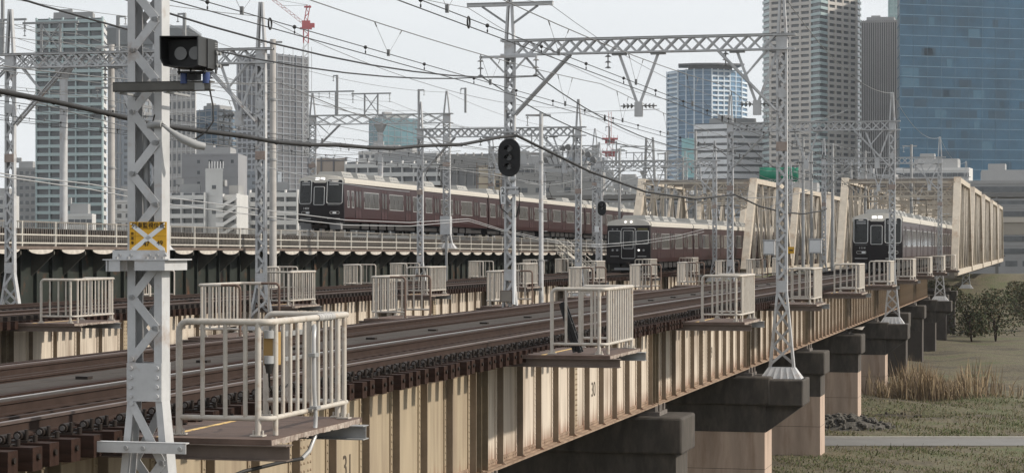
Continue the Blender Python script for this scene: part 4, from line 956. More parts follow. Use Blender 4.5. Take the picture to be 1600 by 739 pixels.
# ================================================================== TRAINS
CL, CW = 18.2, 1.55
def body_profile(): return [(-CW+.05, .72), (-CW, 1.0), (-CW, 2.2), (-CW+.06, 3.28)]
def roof_pts(n=12): return [(-(CW-.06)*math.cos(math.pi*i/n), 3.28+.45*math.sin(math.pi*i/n)**.75) for i in range(n+1)]
def rrect(x0, x1, z0, z1, r, n=4):
    out = []
    for cx, cz, a in ((x1-r, z1-r, 0), (x0+r, z1-r, 90), (x0+r, z0+r, 180), (x1-r, z0+r, 270)):
        out += [(cx+r*math.cos(R(a+90*i/n)), cz+r*math.sin(R(a+90*i/n))) for i in range(n+1)]
    return out
def train(label, q, s, z, kind, ncars, number, tilt=0., pant=(1,)):
    T = thing('commuter_train', label, 'train', BW(q, s, z), RZ); T.rotation_euler = (math.atan(tilt), 0, RZ)
    cy = lambda x, zz=2.: (.30*abs(x/CW)**2.4 + .10*max(0, (zz-2.0))**1.3) if kind == 'A' else (.05*abs(x/CW)**2 + .06*max(0, zz-2.))
    proto = {}
    for c in range(ncars):
        y0 = c*(CL+.35); first = c == 0; ya = y0 + (.42 if first else 0)
        prof = body_profile(); right = [(-a, b_) for a, b_ in prof][::-1]; m = MB()
        m.prism(prof + right, 'y', ya, y0+CL, 0)
        car = m.build('car', MAROON, T)
        m = MB(); rp = roof_pts(); m.prism([(a*1.012, b_) for a, b_ in rp], 'y', ya+(.0 if not first else 0), y0+CL, 0)
        for sg in (-1, 1): m.box(min(sg*(CW-.10), sg*(CW+.015)), max(sg*(CW-.10), sg*(CW+.015)), ya, y0+CL, 3.19, 3.43, 1)
        for sg in (-1, 1): m.box(min(sg*(CW-.3), sg*(CW-.05)), max(sg*(CW-.3), sg*(CW-.05)), ya, y0+CL, 3.4, 3.52, 1)
        m.build('roof', [TROOF, IVORY], car)
        units = ((2.0, 4.2), (5.2, 7.4), (9.0, 11.2), (12.4, 14.6)) if c % 2 == 0 else ((2.5, 5.0), (11.5, 14.5))
        for a, b_ in units:
            m = MB(); m.hexa([(-.95,y0+a,3.6),(.95,y0+a,3.6),(.95,y0+b_,3.6),(-.95,y0+b_,3.6),(-.75,y0+a+.15,4.0),(.75,y0+a+.15,4.0),(.75,y0+b_-.15,4.0),(-.75,y0+b_-.15,4.0)])
            for k in range(3): m.box(.845, .87, y0+a+.3+k*.6, y0+a+.7+k*.6, 3.7, 3.86, 1)
            m.build('air_conditioner', [mat('roof_unit', (.30,.295,.28), .6, var=.12), STEELD], car)
        if c in pant:
            m = MB(); yy = y0+8.; m.box(-.8, .8, yy-.9, yy+.9, 3.75, 3.85)
            for sx in (-.5, .5): m.tube([(sx, yy+.8, 3.85), (sx, yy-.7, 4.6), (sx*.8, yy+.2, 5.4)], .025, 5)
            m.box(-.9, .9, yy+.15, yy+.3, 5.38, 5.44); m.build('pantograph', BLACKI, car)
        m = MB(); m.box(-1.2, 1.2, y0+.8, y0+CL-.8, .3, .72); 
        for k in range(5): m.box(-1.36, 1.36, y0+4.6+k*1.9, y0+6.1+k*1.9, .28, .7)
        m.build('underframe', UNDER, car)
        for yy in (2.6, CL-2.6):
            m = MB(); m.box(-1.15, 1.15, y0+yy-1.4, y0+yy+1.4, .35, .6)
            for dy in (-1.05, 1.05):
                for sx in (-.72, .72): m.tube([(sx-.06, y0+yy+dy, .43), (sx+.06, y0+yy+dy, .43)], .43, 14)
            m.build('bogie', UNDER, car)
        # side details (right side faces the camera, left side too)
        doors = (3.35, 9.0, 14.65); wins = ((4.55, 7.75), (10.2, 13.4), (15.85, 17.7))
        for sg in (1, -1):
            def side(nm, ya_, yb_, za, zb, off, mm, extra=None):
                m = MB(); X0, X1 = sg*(CW-.0), sg*(CW+off)
                tl = lambda zz: -sg*.06*max(0, (zz-2.2)/.92)
                xa, xb = (X0, X1)
                m.hexa([(xa+tl(za)-sg*.03, ya_, za), (xb+tl(za), ya_, za), (xb+tl(za), yb_, za), (xa+tl(za)-sg*.03, yb_, za), (xa+tl(zb)-sg*.03, ya_, zb), (xb+tl(zb), ya_, zb), (xb+tl(zb), yb_, zb), (xa+tl(zb)-sg*.03, yb_, zb)])
                return m.build(nm, mm, extra or car)
            if sg == 1 or c == 0:
                for d in doors:
                    D = side('door', y0+d-.65, y0+d+.65, .98, 2.92, .012, mat('door_maroon', (.044,.017,.018), .36, var=.1, scale=1, spec=.3))
                    for e_ in (-.66, .66, 0): side('door_seam', y0+d+e_-(.035 if e_ else .015), y0+d+e_+(.035 if e_ else .015), .98, 2.92, .020, BLACK)
                    for e_ in (-.33, .33): side('door_window', y0+d+e_-.2, y0+d+e_+.2, 1.7, 2.72, .024, TGLASSL)
                for a, b_ in wins + (((1.95, 2.35), (1.05, 1.4)) if first else ((.5, 2.1),)):
                    side('window_frame', y0+a-.05, y0+b_+.05, 1.62, 2.72, .014, SILVER)
                    nn = max(1, round((b_-a)/1.05)); w_ = (b_-a)/nn
                    for k in range(nn): side('window', y0+a+k*w_+.03, y0+a+(k+1)*w_-.03, 1.68, 2.67, .024, TGLASSL)
        if c < ncars-1:
            m = MB(); m.box(-.75, .75, y0+CL, y0+CL+.35, .8, 3.2); m.build('gangway', BLACK, T)
        if not first: continue
        # ---------------- front
        zs = [.62, .8, 1.2, 1.6, 2.0, 2.4, 2.8, 3.1, 3.28]; xs = [CW*(-1+2*i/16) for i in range(17)]
        hwz = lambda zz: (CW-.06*max(0, (zz-2.2)/.92))
        m = MB(); vs = [(x/CW*hwz(zz), cy(x, zz), zz) for zz in zs for x in xs]; nx_ = len(xs)
        fs = [(j*nx_+i, j*nx_+i+1, (j+1)*nx_+i+1, (j+1)*nx_+i) for j in range(len(zs)-1) for i in range(nx_-1)]
        m.add(vs, fs, 0, True)
        for side_ in (0, nx_-1):                                       # returns along the corner posts
            P0 = [(vs[j*nx_+side_]) for j in range(len(zs))]; P1 = [(p[0], .44, p[2]) for p in P0]
            m.add(P0+P1, [(j, j+1, len(zs)+j+1, len(zs)+j) for j in range(len(zs)-1)])
        m.add([vs[i] for i in range(nx_)] + [(x_, .44, .62) for x_ in (CW, -CW)], [tuple(range(nx_+2))])
        fr = m.build('front', TBLACK, car)
        # brow
        m = MB(); rp = roof_pts(16); ring = [[(a*1.01*(1-.0), max(cy(a, zz), 0)+(.0), zz) for a, zz in rp]]
        P0 = [(a, cy(a, zz)-.01, zz) for a, zz in rp]; P1 = [(a*1.01, .5, zz+.0) for a, zz in rp]; B0 = [(a, cy(a, 3.27)-.012, 3.26) for a, zz in rp]
        m.add(P0+P1, [(i, i+1, len(rp)+i+1, len(rp)+i) for i in range(len(rp)-1)], 0, True)
        m.add(P0+B0, [(i, i+1, len(rp)+i+1, len(rp)+i) for i in range(len(rp)-1)], 0, True)
        m.build('brow', IVORY, fr)
        mapf = lambda x, zz, off: (x*CW/1.47, cy(x*CW/1.47, zz)-off, zz)
        def panel(nm, x0, x1, z0, z1, r_, off, mm, frame=None, par=None):
            m = MB(); nxx = 6; pts = rrect(x0, x1, z0, z1, r_)
            c0 = ((x0+x1)/2, (z0+z1)/2); vs = []; K = len(pts); fs = []
            for f in (1., .66, .33):
                for a, b_ in pts: X_, Z_ = c0[0]+(a-c0[0])*f, c0[1]+(b_-c0[1])*f; vs.append(mapf(X_, Z_, off))
            for rr_ in range(2):
                for k in range(K): fs.append((rr_*K+k, rr_*K+(k+1)%K, (rr_+1)*K+(k+1)%K, (rr_+1)*K+k))
            fs.append(tuple(range(2*K, 3*K)))
            m.add(vs, fs, 0, True); P = m.build(nm, mm, par or fr)
            if frame:
                m = MB(); m.tube([mapf(a, b_, off+.004) for a, b_ in pts + [pts[0]]], frame, 6); m.build('frame', SILVER, par or fr)
            return P
        if kind == 'A':
            panel('windscreen', -1.37, -.54, 1.86, 3.36, .12, .02, TGLASS, .024); panel('windscreen', .46, 1.38, 1.86, 3.40, .12, .02, TGLASS, .024)
            panel('door_window', -.36, .30, 1.78, 2.94, .06, .02, TGLASS, .024)
            panel('headlight_panel', -.40, .40, 3.2, 3.64, .06, .03, IVORY)
            for x in (-.30, .04): panel('headlight', x, x+.27, 3.38, 3.54, .02, .045, LAMP)
            for x0, lit in ((-1.2, .55), (.66, .2)):
                panel('marker_light', x0, x0+.55, 1.2, 1.36, .05, .02, BLACKI, .012); panel('marker_light', x0+.08+lit*.4, x0+.3+lit*.4, 1.23, 1.33, .02, .026, SIGNW)
            for x0, x1 in ((-1.3, -.55), (.5, 1.25)):
                m = MB(); m.tube([mapf(x0+(x1-x0)*i/6, .9, .03) for i in range(7)], .022, 5); m.build('trim', SILVER, fr)
                m = MB(); m.tube([mapf(x0+(x1-x0)*i/6, 1.76, .02) for i in range(7)], .01, 5); m.build('trim', STEELD, fr)
                panel('sunblind', x0+.08, x1-.1, 3.05, 3.12, .02, .026, STEELD); panel('sunblind', x0+.08, x1-.1, 3.18, 3.24, .02, .026, STEELD)
            me = facing(text_mesh(number, .21, SILVER)); link('number', me, fr, (-.92, cy(-.92, 1.5)-.045, 1.55))
        else:
            panel('windscreen', -1.33, -.52, 1.98, 2.88, .06, .015, TGLASS, .024); panel('windscreen', .52, 1.33, 1.98, 2.88, .06, .015, TGLASS, .024)
            panel('door', -.45, .45, .98, 3.08, .1, .012, TBLACK, .02); panel('door_window', -.33, .33, 1.66, 2.9, .06, .022, TGLASS, .022)
            for x in (-.2, .2): m = MB(); m.tube([(x, -.02, 3.5), (x, .12, 3.5)], .075, 12); m.build('headlight', LAMP, fr)
            panel('headlight_panel', -.3, .3, 3.4, 3.6, .06, .0, BLACKI)
            for x in (-1.1, -.78, .74, 1.08):
                m = MB(); m.tube([(x, -.03, 1.55), (x, .05, 1.55)], .075, 12); m.build('marker_light', LAMP if x == .74 else STEELD, fr)
            for x in (-1.12, -.78): m = MB(); m.tube([(x, .03, 3.0), (x, .09, 3.0)], .05, 10); m.build('lamp', STEELD, fr)
            panel('destination_blind', .6, 1.28, 2.94, 3.07, .01, .02, mat('blind', (.09,.08,.02), .5))
            for x0, x1 in ((-1.2, -.62), (.62, 1.2)): m = MB(); m.tube([mapf(x0, 1.12, .02), mapf(x1, 1.12, .02)], .02, 5); m.build('trim', SILVER, fr)
        for sg in (-1, 1):
            m = MB(); a, b_ = sorted((sg*.62, sg*1.36)); m.hexa([(a, .3, .22), (b_, .3, .22), (b_, .6, .22), (a, .6, .22), (a, .12, .66), (b_, .12, .66), (b_, .6, .66), (a, .6, .66)])
            m.build('skirt', SKIRT if kind == 'A' else UNDER, fr)
        m = MB(); m.box(-.14, .14, -.12, .5, .5, .78); m.tube([(0, -.1, .62), (0, -.3, .62)], .09, 10); m.box(-.5, .5, .05, .5, .3, .5); m.build('coupler', BLACKI, fr)
        if kind != 'A': m = MB(); m.box(-1.0, 1.0, .0, .1, .18, .32); m.build('rail_guard', SKIRT, fr)
    return T
train('maroon commuter train with white roof edge numbered 1404 on the viaduct at left', -45.9, 132.6, .80, 'A', 6, '1404', -.005, (1, 3))
train('brown older commuter train with a centre door, on the middle bridge', -28.75, 148.2, -1.90, 'B', 5, '', 0, (2,))
train('blue-black train front numbered 1114 with greyish cars, at far right on the near bridge', TR1, 136.4, -1.73, 'A', 6, '1114', 0, (2,))

# ================================================================== TRUSS SPANS
def truss(q0, q1, s0, L, label, zb=-2.3, zt=5.75, run=6.):
    T = thing('truss_span', label, 'truss bridge', BW(q1, s0, 0), RZ, 'truss spans'); W = q1-q0
    xs = (-W, 0)
    for x in xs:
        for a, b_ in (((x, 0, zb), (x, run, zt)), ((x, L, zb), (x, L-run, zt))):
            m = MB(); m.beam(a, b_, .62, .8, (1, 0, 0)); m.build('end_post', BEIGE, T)
        m = MB(); m.box(x-.25, x+.25, run, L-run, zt-.25, zt+.2); m.build('top_chord', BEIGE, T)
        m = MB(); m.box(x-.25, x+.25, 0, L, zb-.3, zb+.2); m.build('bottom_chord', BEIGE, T)
        n = 5; st = (L-2*run)/4
        for i in range(n):
            y = run+st*i; m = MB()
            for d in (-.16, .16): m.box(x-.12, x+.12, y+d-.04, y+d+.04, zb, zt)
            for k in range(14): zz = zb+.3+k*.54; m.beam((x, y-.16, zz), (x, y+.16, zz+.27), .2, .03, (1, 0, 0)); m.beam((x, y+.16, zz+.27), (x, y-.16, zz+.54), .2, .03, (1, 0, 0))
            m.build('vertical', BEIGE, T)
            if i < n-1:
                a, b_ = ((x, y, zt), (x, y+st, zb)) if i < 2 else ((x, y, zb), (x, y+st, zt))
                m = MB(); m.beam(a, b_, .2, .26, (1, 0, 0)); m.build('diagonal', BEIGE, T)
                m = MB(); m.beam((x, y, b_[2]), (x, y+st, a[2]), .1, .12, (1, 0, 0)); m.build('counter_diagonal', BEIGED, T)
    for yy in (run-.6, L-run+.6):
        m = MB(); zc = zt-.2; h = 1.25
        for z in (zc, zc-h): m.box(-W+.2, -.2, yy-.12, yy+.12, z-.08, z+.08)
        n = 8
        for i in range(n):
            xa = -W+.2+(W-.4)*i/n; xb = -W+.2+(W-.4)*(i+1)/n
            m.beam((xa, yy, zc-h if i % 2 else zc), (xb, yy, zc if i % 2 else zc-h), .1, .1, (0, 1, 0)); m.beam((xb, yy, zc-h), (xb, yy, zc), .07, .07, (0, 1, 0))
        for sg, xx in ((1, -W+.2), (-1, -.2)):
            pts = [(xx+sg*.1, yy, zc-h-1.9), (xx+sg*.25, yy, zc-h-1.0), (xx+sg*.75, yy, zc-h-.35), (xx+sg*1.7, yy, zc-h)]
            for a, b_ in zip(pts[:-1], pts[1:]): m.beam(a, b_, .14, .1, (0, 1, 0))
        m.build('portal_bracing', BEIGE, T)
    m = MB(); st = (L-2*run)/4
    for i in range(5): m.box(-W, 0, run+st*i-.1, run+st*i+.1, zt-.1, zt+.12)
    for i in range(4): m.beam((-W, run+st*i, zt), (0, run+st*(i+1), zt), .12, .12, (0, 0, 1)); m.beam((0, run+st*i, zt), (-W, run+st*(i+1), zt), .12, .12, (0, 0, 1))
    m.build('top_lateral', BEIGED, T)
    m = MB()
    for i in range(9): m.box(-W, 0, L*i/8-.12, L*i/8+.12, zb-.5, zb-.05)
    m.build('floor_beam', BEIGED, T)
    return T
for k in range(5):
    truss(-18.2, -8.4, 189.3+33.4*k, 32.6, ['beige truss span behind the blue-black train, its left end post beside the train nose', 'second beige truss span of the near bridge, hidden behind the first', 'third beige truss span of the near bridge at far right', 'fourth beige truss span of the near bridge at far right', 'last beige truss span of the near bridge at far right'][k])
    truss(-36.3, -26.2, 187.9+33.4*k, 32.6, ['beige truss span whose leaning end posts rise behind the brown train', 'second beige truss span of the middle bridge, end post right of the pedestal mast', 'third beige truss span of the middle bridge', 'fourth beige truss span of the middle bridge', 'farthest beige truss span of the middle bridge'][k])
# lineside cabinets by the trusses
def cab(px, py, Y, w_, h_, label, mt_): 
    X, Yw, Z = PX(px, py, Y); T = thing('lineside_cabinet', label, 'cabinet', (X, Yw, Z-h_/2-.7), RZ)
    m = MB(); m.box(-w_/2, w_/2, -.3, .3, .7, .7+h_); m.build('case', mt_, T); m = MB(); m.box(-w_/2-.06, w_/2+.06, -.36, .36, .7+h_, .76+h_); m.build('roof', mt_, T)
    m = MB(); m.box(-w_/2+.08, w_/2-.08, -.33, -.3, .8, .62+h_); m.build('door', SIGNW, T)
    m = MB()
    for x in (-w_/2+.1, w_/2-.1): m.box(x-.05, x+.05, -.1, .1, -.6, .7)
    m.build('leg', STEELD, T)
cab(1202, 387, 165, .85, 1.1, 'grey lineside cabinet just left of the pedestal mast before the truss', STEEL); cab(1274, 385, 170, .95, 1.1, 'grey lineside cabinet right of the pedestal mast before the truss', STEEL)
X, Y, Z = PX(1236, 391, 178); T = thing('caution_sign', 'small yellow sign on a truss end post right of the pedestal mast', 'sign', (X, Y, Z), RZ); m = MB(); m.box(-.25, .25, -.03, 0, -.28, .28); m.build('plate', YEL, T); m = MB(); m.box(-.15, .15, -.04, -.03, -.05, .05); m.build('bar', INK, T)
X, Y, Z = PX(1217, 273, 300); T = thing('green_netting', 'bright green construction netting among the far gantries', 'netting', (X, Y, Z), RZ)
m = MB(); vs = []; 
for i in range(12):
    for z in (-1, 0, 1): vs.append((-2.7+i*.49, .12*math.sin(i*2.2), z*.98+.05*math.sin(i)))
m.add(vs, [(i*3+j, i*3+3+j, i*3+4+j, i*3+1+j) for i in range(11) for j in range(2)], 0, True); o = m.build('net', GREEN, T); o.modifiers.new('s', 'SOLIDIFY').thickness = .04
m = MB()
for x in (-2.7, 0, 2.7): m.tube([(x, .2, -9), (x, .2, 1.1)], .05, 6)
m.build('pole', STEELD, T)
# ================================================================== CITY
def bm(name, col, **k): return mat(name, col, **{**dict(rough=.7, var=.1, scale=.08), **k})
GLD = bm('window_dark', (.075, .082, .09), rough=.18, spec=.6, var=.45, scale=.35); GLB = bm('glass_blue', (.07, .13, .20), rough=.12, spec=.8, var=.25, scale=.15)
GLT = bm('glass_teal', (.30, .42, .42), rough=.2, var=.15, scale=.2)
def tower(name, label, cat, plan, ytop, core, faces, depth=35., base=-8.3, group=None, roof=None):
    """plan: visible corners (photo column, distance) left to right; faces: per edge dict(floors, bands, columns)"""
    P = [Vector(((px-800)*Y/F, Y, 0)) for px, Y in plan]
    Y0 = min(y for _, y in plan); zt = (HZ-ytop)*Y0/F
    O = P[len(P)//2].copy(); O.z = base
    T = thing(name, label, cat, O, 0, group)
    yb = max(p.y for p in P)+depth; back = [Vector((P[-1].x*yb/P[-1].y, yb, 0)), Vector((P[0].x*yb/P[0].y, yb, 0))]
    poly = [(p.x-O.x, p.y-O.y) for p in P + back]; H = zt-base
    m = MB(); m.prism(poly, 'z', 0, H); m.build('wall', core, T)
    if roof is None:
        m = MB(); cx = sum(a for a, _ in poly)/len(poly); cy_ = sum(b_ for _, b_ in poly)/len(poly)
        m.prism([(cx+(a-cx)*.6, cy_+(b_-cy_)*.6) for a, b_ in poly], 'z', H, H+3.2); m.prism([(cx+(a-cx)*.2-4, cy_+(b_-cy_)*.2) for a, b_ in poly], 'z', H+3.2, H+5.2)
        m.build('roof_plant', bm('plant_grey', (.3,.3,.3)), T)
    fh = None
    for fi, f in enumerate(faces):
        if not f: continue
        A, B = P[fi]-O, P[fi+1]-O; u = (B-A); u.z = 0; Lw = u.length; u.normalize(); n = Vector((u.y, -u.x, 0))
        def blk(m, u0, u1, d0, d1, z0, z1, mi=0):
            q = [A+u*u0+n*d0, A+u*u1+n*d0, A+u*u1+n*d1, A+u*u0+n*d1]
            m.hexa([(p.x, p.y, z0) for p in q] + [(p.x, p.y, z1) for p in q], mi)
        fh = f['fh']; z = H - f.get('top', .6); nf = 0; zmin = f.get('zmin', 0)
        while z > zmin and nf < 90:
            m = MB(); blk(m, f.get('u0', -.1), Lw*f.get('u1', 1)+.1, -.1, f.get('d', .5), z-f['bh'], z); m.build(f.get('bn', 'floor_band'), f['band'], T)
            if f.get('rail'): m = MB(); blk(m, 0, Lw, f['d']-.05, f['d']+.03, z, z+fh*.36); m.build('balcony_panel', f['rail'], T)
            z -= fh; nf += 1
        nb = f.get('bays', 0)
        for i in range(nb+1 if nb else 0):
            m = MB(); x = Lw*i/nb; cw = f.get('cw', .8); blk(m, x-cw/2, x+cw/2, -.1, f.get('d', .5)+f.get('cd', .06), zmin, H+.3); m.build(f.get('cn', 'column'), f.get('col', f['band']), T)
        if f.get('win'):                           # separate windows on a plain wall
            wx, wz = f['win']; k = 0; z = H-f.get('top', .6)-fh*.75; rest = MB()
            while z > zmin+1:
                for i in range(nb or f['nw']):
                    nn = nb or f['nw']; x = Lw*(i+.5)/nn
                    if random.random() < f.get('skip', 0): continue
                    if k < 100: m = MB(); blk(m, x-wx/2, x+wx/2, -.1, .12, z, z+wz); m.build('window', GLD, T)
                    else: blk(rest, x-wx/2, x+wx/2, -.1, .12, z, z+wz)
                    k += 1
                z -= fh
            if rest.v: rest.build('window', GLD, T)['kind'] = 'stuff'
    return T, H, O
pal = bm('concrete_pale', (.56, .555, .55)); cre = bm('tile_beige_grey', (.46, .43, .405)); gre = bm('panel_grey', (.25, .25, .255)); wht = bm('panel_white', (.55, .55, .545)); dgr = bm('panel_dark', (.115, .115, .125)); blg = bm('panel_bluegrey', (.24, .265, .30))
tl = bm('balcony_teal', (.33, .41, .42), rough=.3); bei = bm('panel_beige', (.45, .41, .36)); fin = bm('fin_grey', (.33, .315, .31))
# left
tower('apartment_tower', 'tall striped apartment tower with pale teal balconies at the far left', 'tower block', [(58, 805), (161, 800), (166, 815)], 28, GLD, [dict(fh=3.06, bh=1.15, band=tl, d=1.2, bn='balcony', bays=5, cw=.5, cd=-.2), dict(fh=3.06, bh=1.6, band=pal, d=.3)])
T, H, O = tower('office_tower', 'blue-grey tower with a flared roof behind the closest mast', 'tower block', [(170, 1300), (207, 1290), (268, 1310)], 78, blg, [dict(fh=60, bh=1, band=gre, d=.4, bays=6, cw=.9, cn='fin'), dict(fh=4, bh=1.6, band=gre, d=.3, bays=7, cw=1.2)], roof=False)
m = MB(); m.hexa([(-16,-2,H+3),(24,-2,H+3),(24,34,H+3),(-16,34,H+3),(-26,-9,H+12),(35,-9,H+12),(35,42,H+12),(-26,42,H+12)]); m.box(-26,35,-9,42,H+12,H+13.4); m.box(-8, 16, 2, 28, H, H+3); m.build('flared_roof', bm('flare_grey', (.25,.27,.30)), T)
tower('apartment_tower', 'pale tower with a grid of square dark windows just right of the closest mast', 'tower block', [(262, 1010), (306, 1000)], 106, bm('grid_pale', (.38, .365, .36)), [dict(fh=6.0, bh=.3, band=pal, d=.3, bays=6, cw=.3, win=(1.4, 3.2), top=2)])
tower('glass_tower', 'dark blue glass tower left of the slim lattice mast', 'tower block', [(303, 1320), (340, 1300), (378, 1330)], 170, GLB, [dict(fh=3.4, bh=.7, band=blg, d=.3, bays=4, cw=.6), dict(fh=3.4, bh=1.2, band=gre, d=.4, bays=4, cw=.8)])
T, H, O = tower('apartment_tower', 'tall dark grey tower behind the slim lattice mast, crowned by a red crane', 'tower block', [(371, 1262), (432, 1250), (481, 1275)], 84, dgr,
    [dict(fh=3.2, bh=1.2, band=bm('grid_grey', (.36, .37, .40)), d=.3, bays=8, cw=.9, zmin=0, top=34, u1=.98), dict(fh=3.2, bh=.55, band=bm('slab_bluegrey', (.21,.225,.25)), d=.5, bays=5, cw=.7)], roof=False)
m = MB()
for i in range(9): m.box(-22+i*5.2, -21.7+i*5.2, -1.2+abs(i-4)*1.4, -.9+abs(i-4)*1.4, H-22, H+4)
for i in range(7): m.box(-22.3, 0, 1.9, 2.0, H-22+i*4.2, H-21.8+i*4.2)
m.build('scaffold', STEEL, T)
tower('office_block', 'plain grey office block with few windows left of the slim lattice mast', 'building', [(284, 905), (372, 900), (386, 930)], 240, bm('plain_grey', (.27, .27, .285)), [dict(fh=4.5, bh=.25, band=gre, d=.1, win=(1.2, 1.4), nw=5, skip=.6), None])
T, H, O = tower('apartment_block', 'white apartment block with balconies and a zigzag stair right of the closest mast', 'apartment block', [(268, 705), (322, 700), (322.5, 706)], 302, GLD, [dict(fh=3.0, bh=1.35, band=wht, d=1.2, bn='balcony', bays=3, cw=.4), None])
T, H, O = tower('stair_tower', 'white stair tower with zigzag outer stairs and roof antennas', 'building', [(321, 701), (348, 698)], 263, wht, [dict(fh=8, bh=.2, band=pal, d=.1, win=(1.5, 1.2), nw=1)], roof=False)
m = MB()
for i in range(6): m.tube([(-4.5+i*.9, 1, H), (-4.5+i*.9, 1, H+2.2)], .1, 5)
m.build('antenna', SIGNW, T)
for i in range(4):
    m = MB(); z = H-10.5-i*3.0; m.beam((.2, -1.0, z-1.5), (4.6, -1.0, z+1.2), .9, 1.0, (0, 1, 0)); m.box(-2, .4, -1.5, -.2, z-2.2, z-1.0); m.build('stair_flight', wht, T)
tower('apartment_block', 'white apartment wing right of the zigzag stair', 'apartment block', [(350, 706), (374, 700), (388, 712)], 304, wht, [dict(fh=3.0, bh=1.3, band=wht, d=1.2, bn='balcony', bays=1, cw=.5, win=(3.2, 1.5)), None])
tower('apartment_block', 'white balconied block just left of the maroon train nose', 'apartment block', [(392, 735), (466, 730)], 298, GLD, [dict(fh=3.1, bh=1.5, band=wht, d=1.2, bn='balcony', bays=4, cw=.5)])
tower('office_block', 'small white block low between the striped tower and the closest mast', 'building', [(180, 760), (246, 755)], 312, wht, [dict(fh=3.2, bh=.3, band=pal, d=.2, win=(1.6, 1.4), nw=5)])
# middle
tower('glass_tower', 'teal glass tower under the viaduct gantry, left of the twin slim masts', 'tower block', [(577, 1510), (597, 1500), (656, 1515)], 184, bm('glass_pale_teal', (.13, .24, .28), rough=.12, spec=.7, var=.3, scale=.06), [dict(fh=4, bh=.7, band=bm('glass_frame_pale', (.3, .34, .38)), d=.2, bays=3, cw=.4), dict(fh=4, bh=.35, band=blg, d=.12, bays=6, cw=.3)])
tower('apartment_block', 'brown blank walled end building above the maroon train nose', 'building', [(483, 740), (541, 735)], 247, bm('brown_wall', (.31, .26, .22)), [dict(fh=20, bh=.4, band=dgr, d=.2, bays=3, cw=.5)], roof=False)
tower('apartment_block', 'long white balconied apartment block behind the maroon train', 'apartment block', [(541, 732), (702, 722), (742, 735)], 252, GLD, [dict(fh=3.0, bh=1.35, band=wht, d=1.2, bn='balcony', bays=9, cw=.4), dict(fh=3.0, bh=1.0, band=pal, d=.3)])
tower('gymnasium', 'low grey slab roofed hall right of the long white apartments', 'building', [(690, 655), (792, 650), (800, 660)], 240, bm('gym_grey', (.22, .22, .225)), [dict(fh=9, bh=3.6, band=bm('gym_roof', (.26, .255, .25)), d=1.0, bays=8, cw=.3), None], roof=False)
T, H, O = tower('small_building', 'narrow cream building with rusty fire escape left of the signal mast', 'building', [(748, 300), (784, 298)], 258, bm('cream_wall', (.55, .48, .38)), [dict(fh=3.2, bh=.15, band=bei, d=.06, win=(.5, .9), nw=3, skip=.3)], depth=8, roof=False)
m = MB()
for x in (-3.4, -1.8, 0): 
    for y in (-1.6, -.6): m.box(x-.06, x+.06, y-.06, y+.06, 0, H+.3)
for i in range(5): m.box(-3.4, 0, -1.65, -.55, H-.3-i*2.4, H-.15-i*2.4); m.box(-3.4, 0, -1.65, -1.6, H+.7-i*2.4, H+.76-i*2.4)
m.build('fire_escape', STEELB, T)
tower('office_block', 'low grey building with a row of small windows right of the big signal', 'building', [(803, 610), (938, 600), (946, 612)], 268, bm('mid_grey', (.29, .285, .28)), [dict(fh=4.2, bh=.3, band=gre, d=.1, win=(1.8, 1.3), nw=12, skip=.35, top=2.5), None])
tower('office_block', 'pale block behind the brown train nose', 'building', [(946, 520), (1010, 515)], 296, bm('block_pale', (.42, .41, .39)), [dict(fh=3.6, bh=.5, band=pal, d=.2, bays=5, cw=.5)])
# right
FWB = bm('frame_white_blue', (.60, .67, .74)); FBL = bm('frame_blue', (.30, .41, .53))
T, H, O = tower('apartment_tower', 'blue glass apartment tower with white frames under a thin flat roof disc', 'tower block', [(1043, 1470), (1060, 1455), (1085, 1446), (1112, 1444), (1140, 1450), (1158, 1460), (1166, 1472)], 108, bm('glass_sky_blue', (.10, .19, .30), rough=.2, spec=.5, var=.35, scale=.12),
    [dict(fh=3.25, bh=1.3, band=FWB, d=.8, bn='balcony', bays=1, cw=.9), dict(fh=3.25, bh=.55, band=FBL, d=.5, bn='balcony', bays=2, cw=.7, col=FWB), dict(fh=3.25, bh=.55, band=FBL, d=.5, bn='balcony', bays=2, cw=.7, col=FWB), dict(fh=3.25, bh=1.2, band=FWB, d=.8, bn='balcony', bays=3, cw=.7), dict(fh=3.25, bh=.9, band=FBL, d=.5, bn='balcony', bays=2, cw=.7, col=FWB), dict(fh=3.25, bh=1.2, band=FWB, d=.8, bn='balcony', bays=1, cw=.7)], roof=False)
m = MB(); m.prism([(-22,2),(-10,-4),(4,-5),(22,2),(20,26),(-20,26)], 'z', H+2.6, H+3.6); m.box(-14, 14, 4, 20, H, H+2.6); m.build('roof_disc', dgr, T)
m = MB(); m.box(-20, -1, -1.0, 0, H-72, H-46); m.build('glass_panel', bm('glass_cyan', (.22, .42, .46), rough=.2, var=.2), T)
tower('office_block', 'white office block with dark horizontal window stripes left of the huge beige tower', 'office building', [(1085, 1206), (1140, 1195), (1206, 1205)], 192, GLD, [dict(fh=3.9, bh=2.5, band=bm('office_white', (.72, .73, .76)), d=.3), dict(fh=3.9, bh=2.5, band=bm('office_white', (.72, .73, .76)), d=.4)])
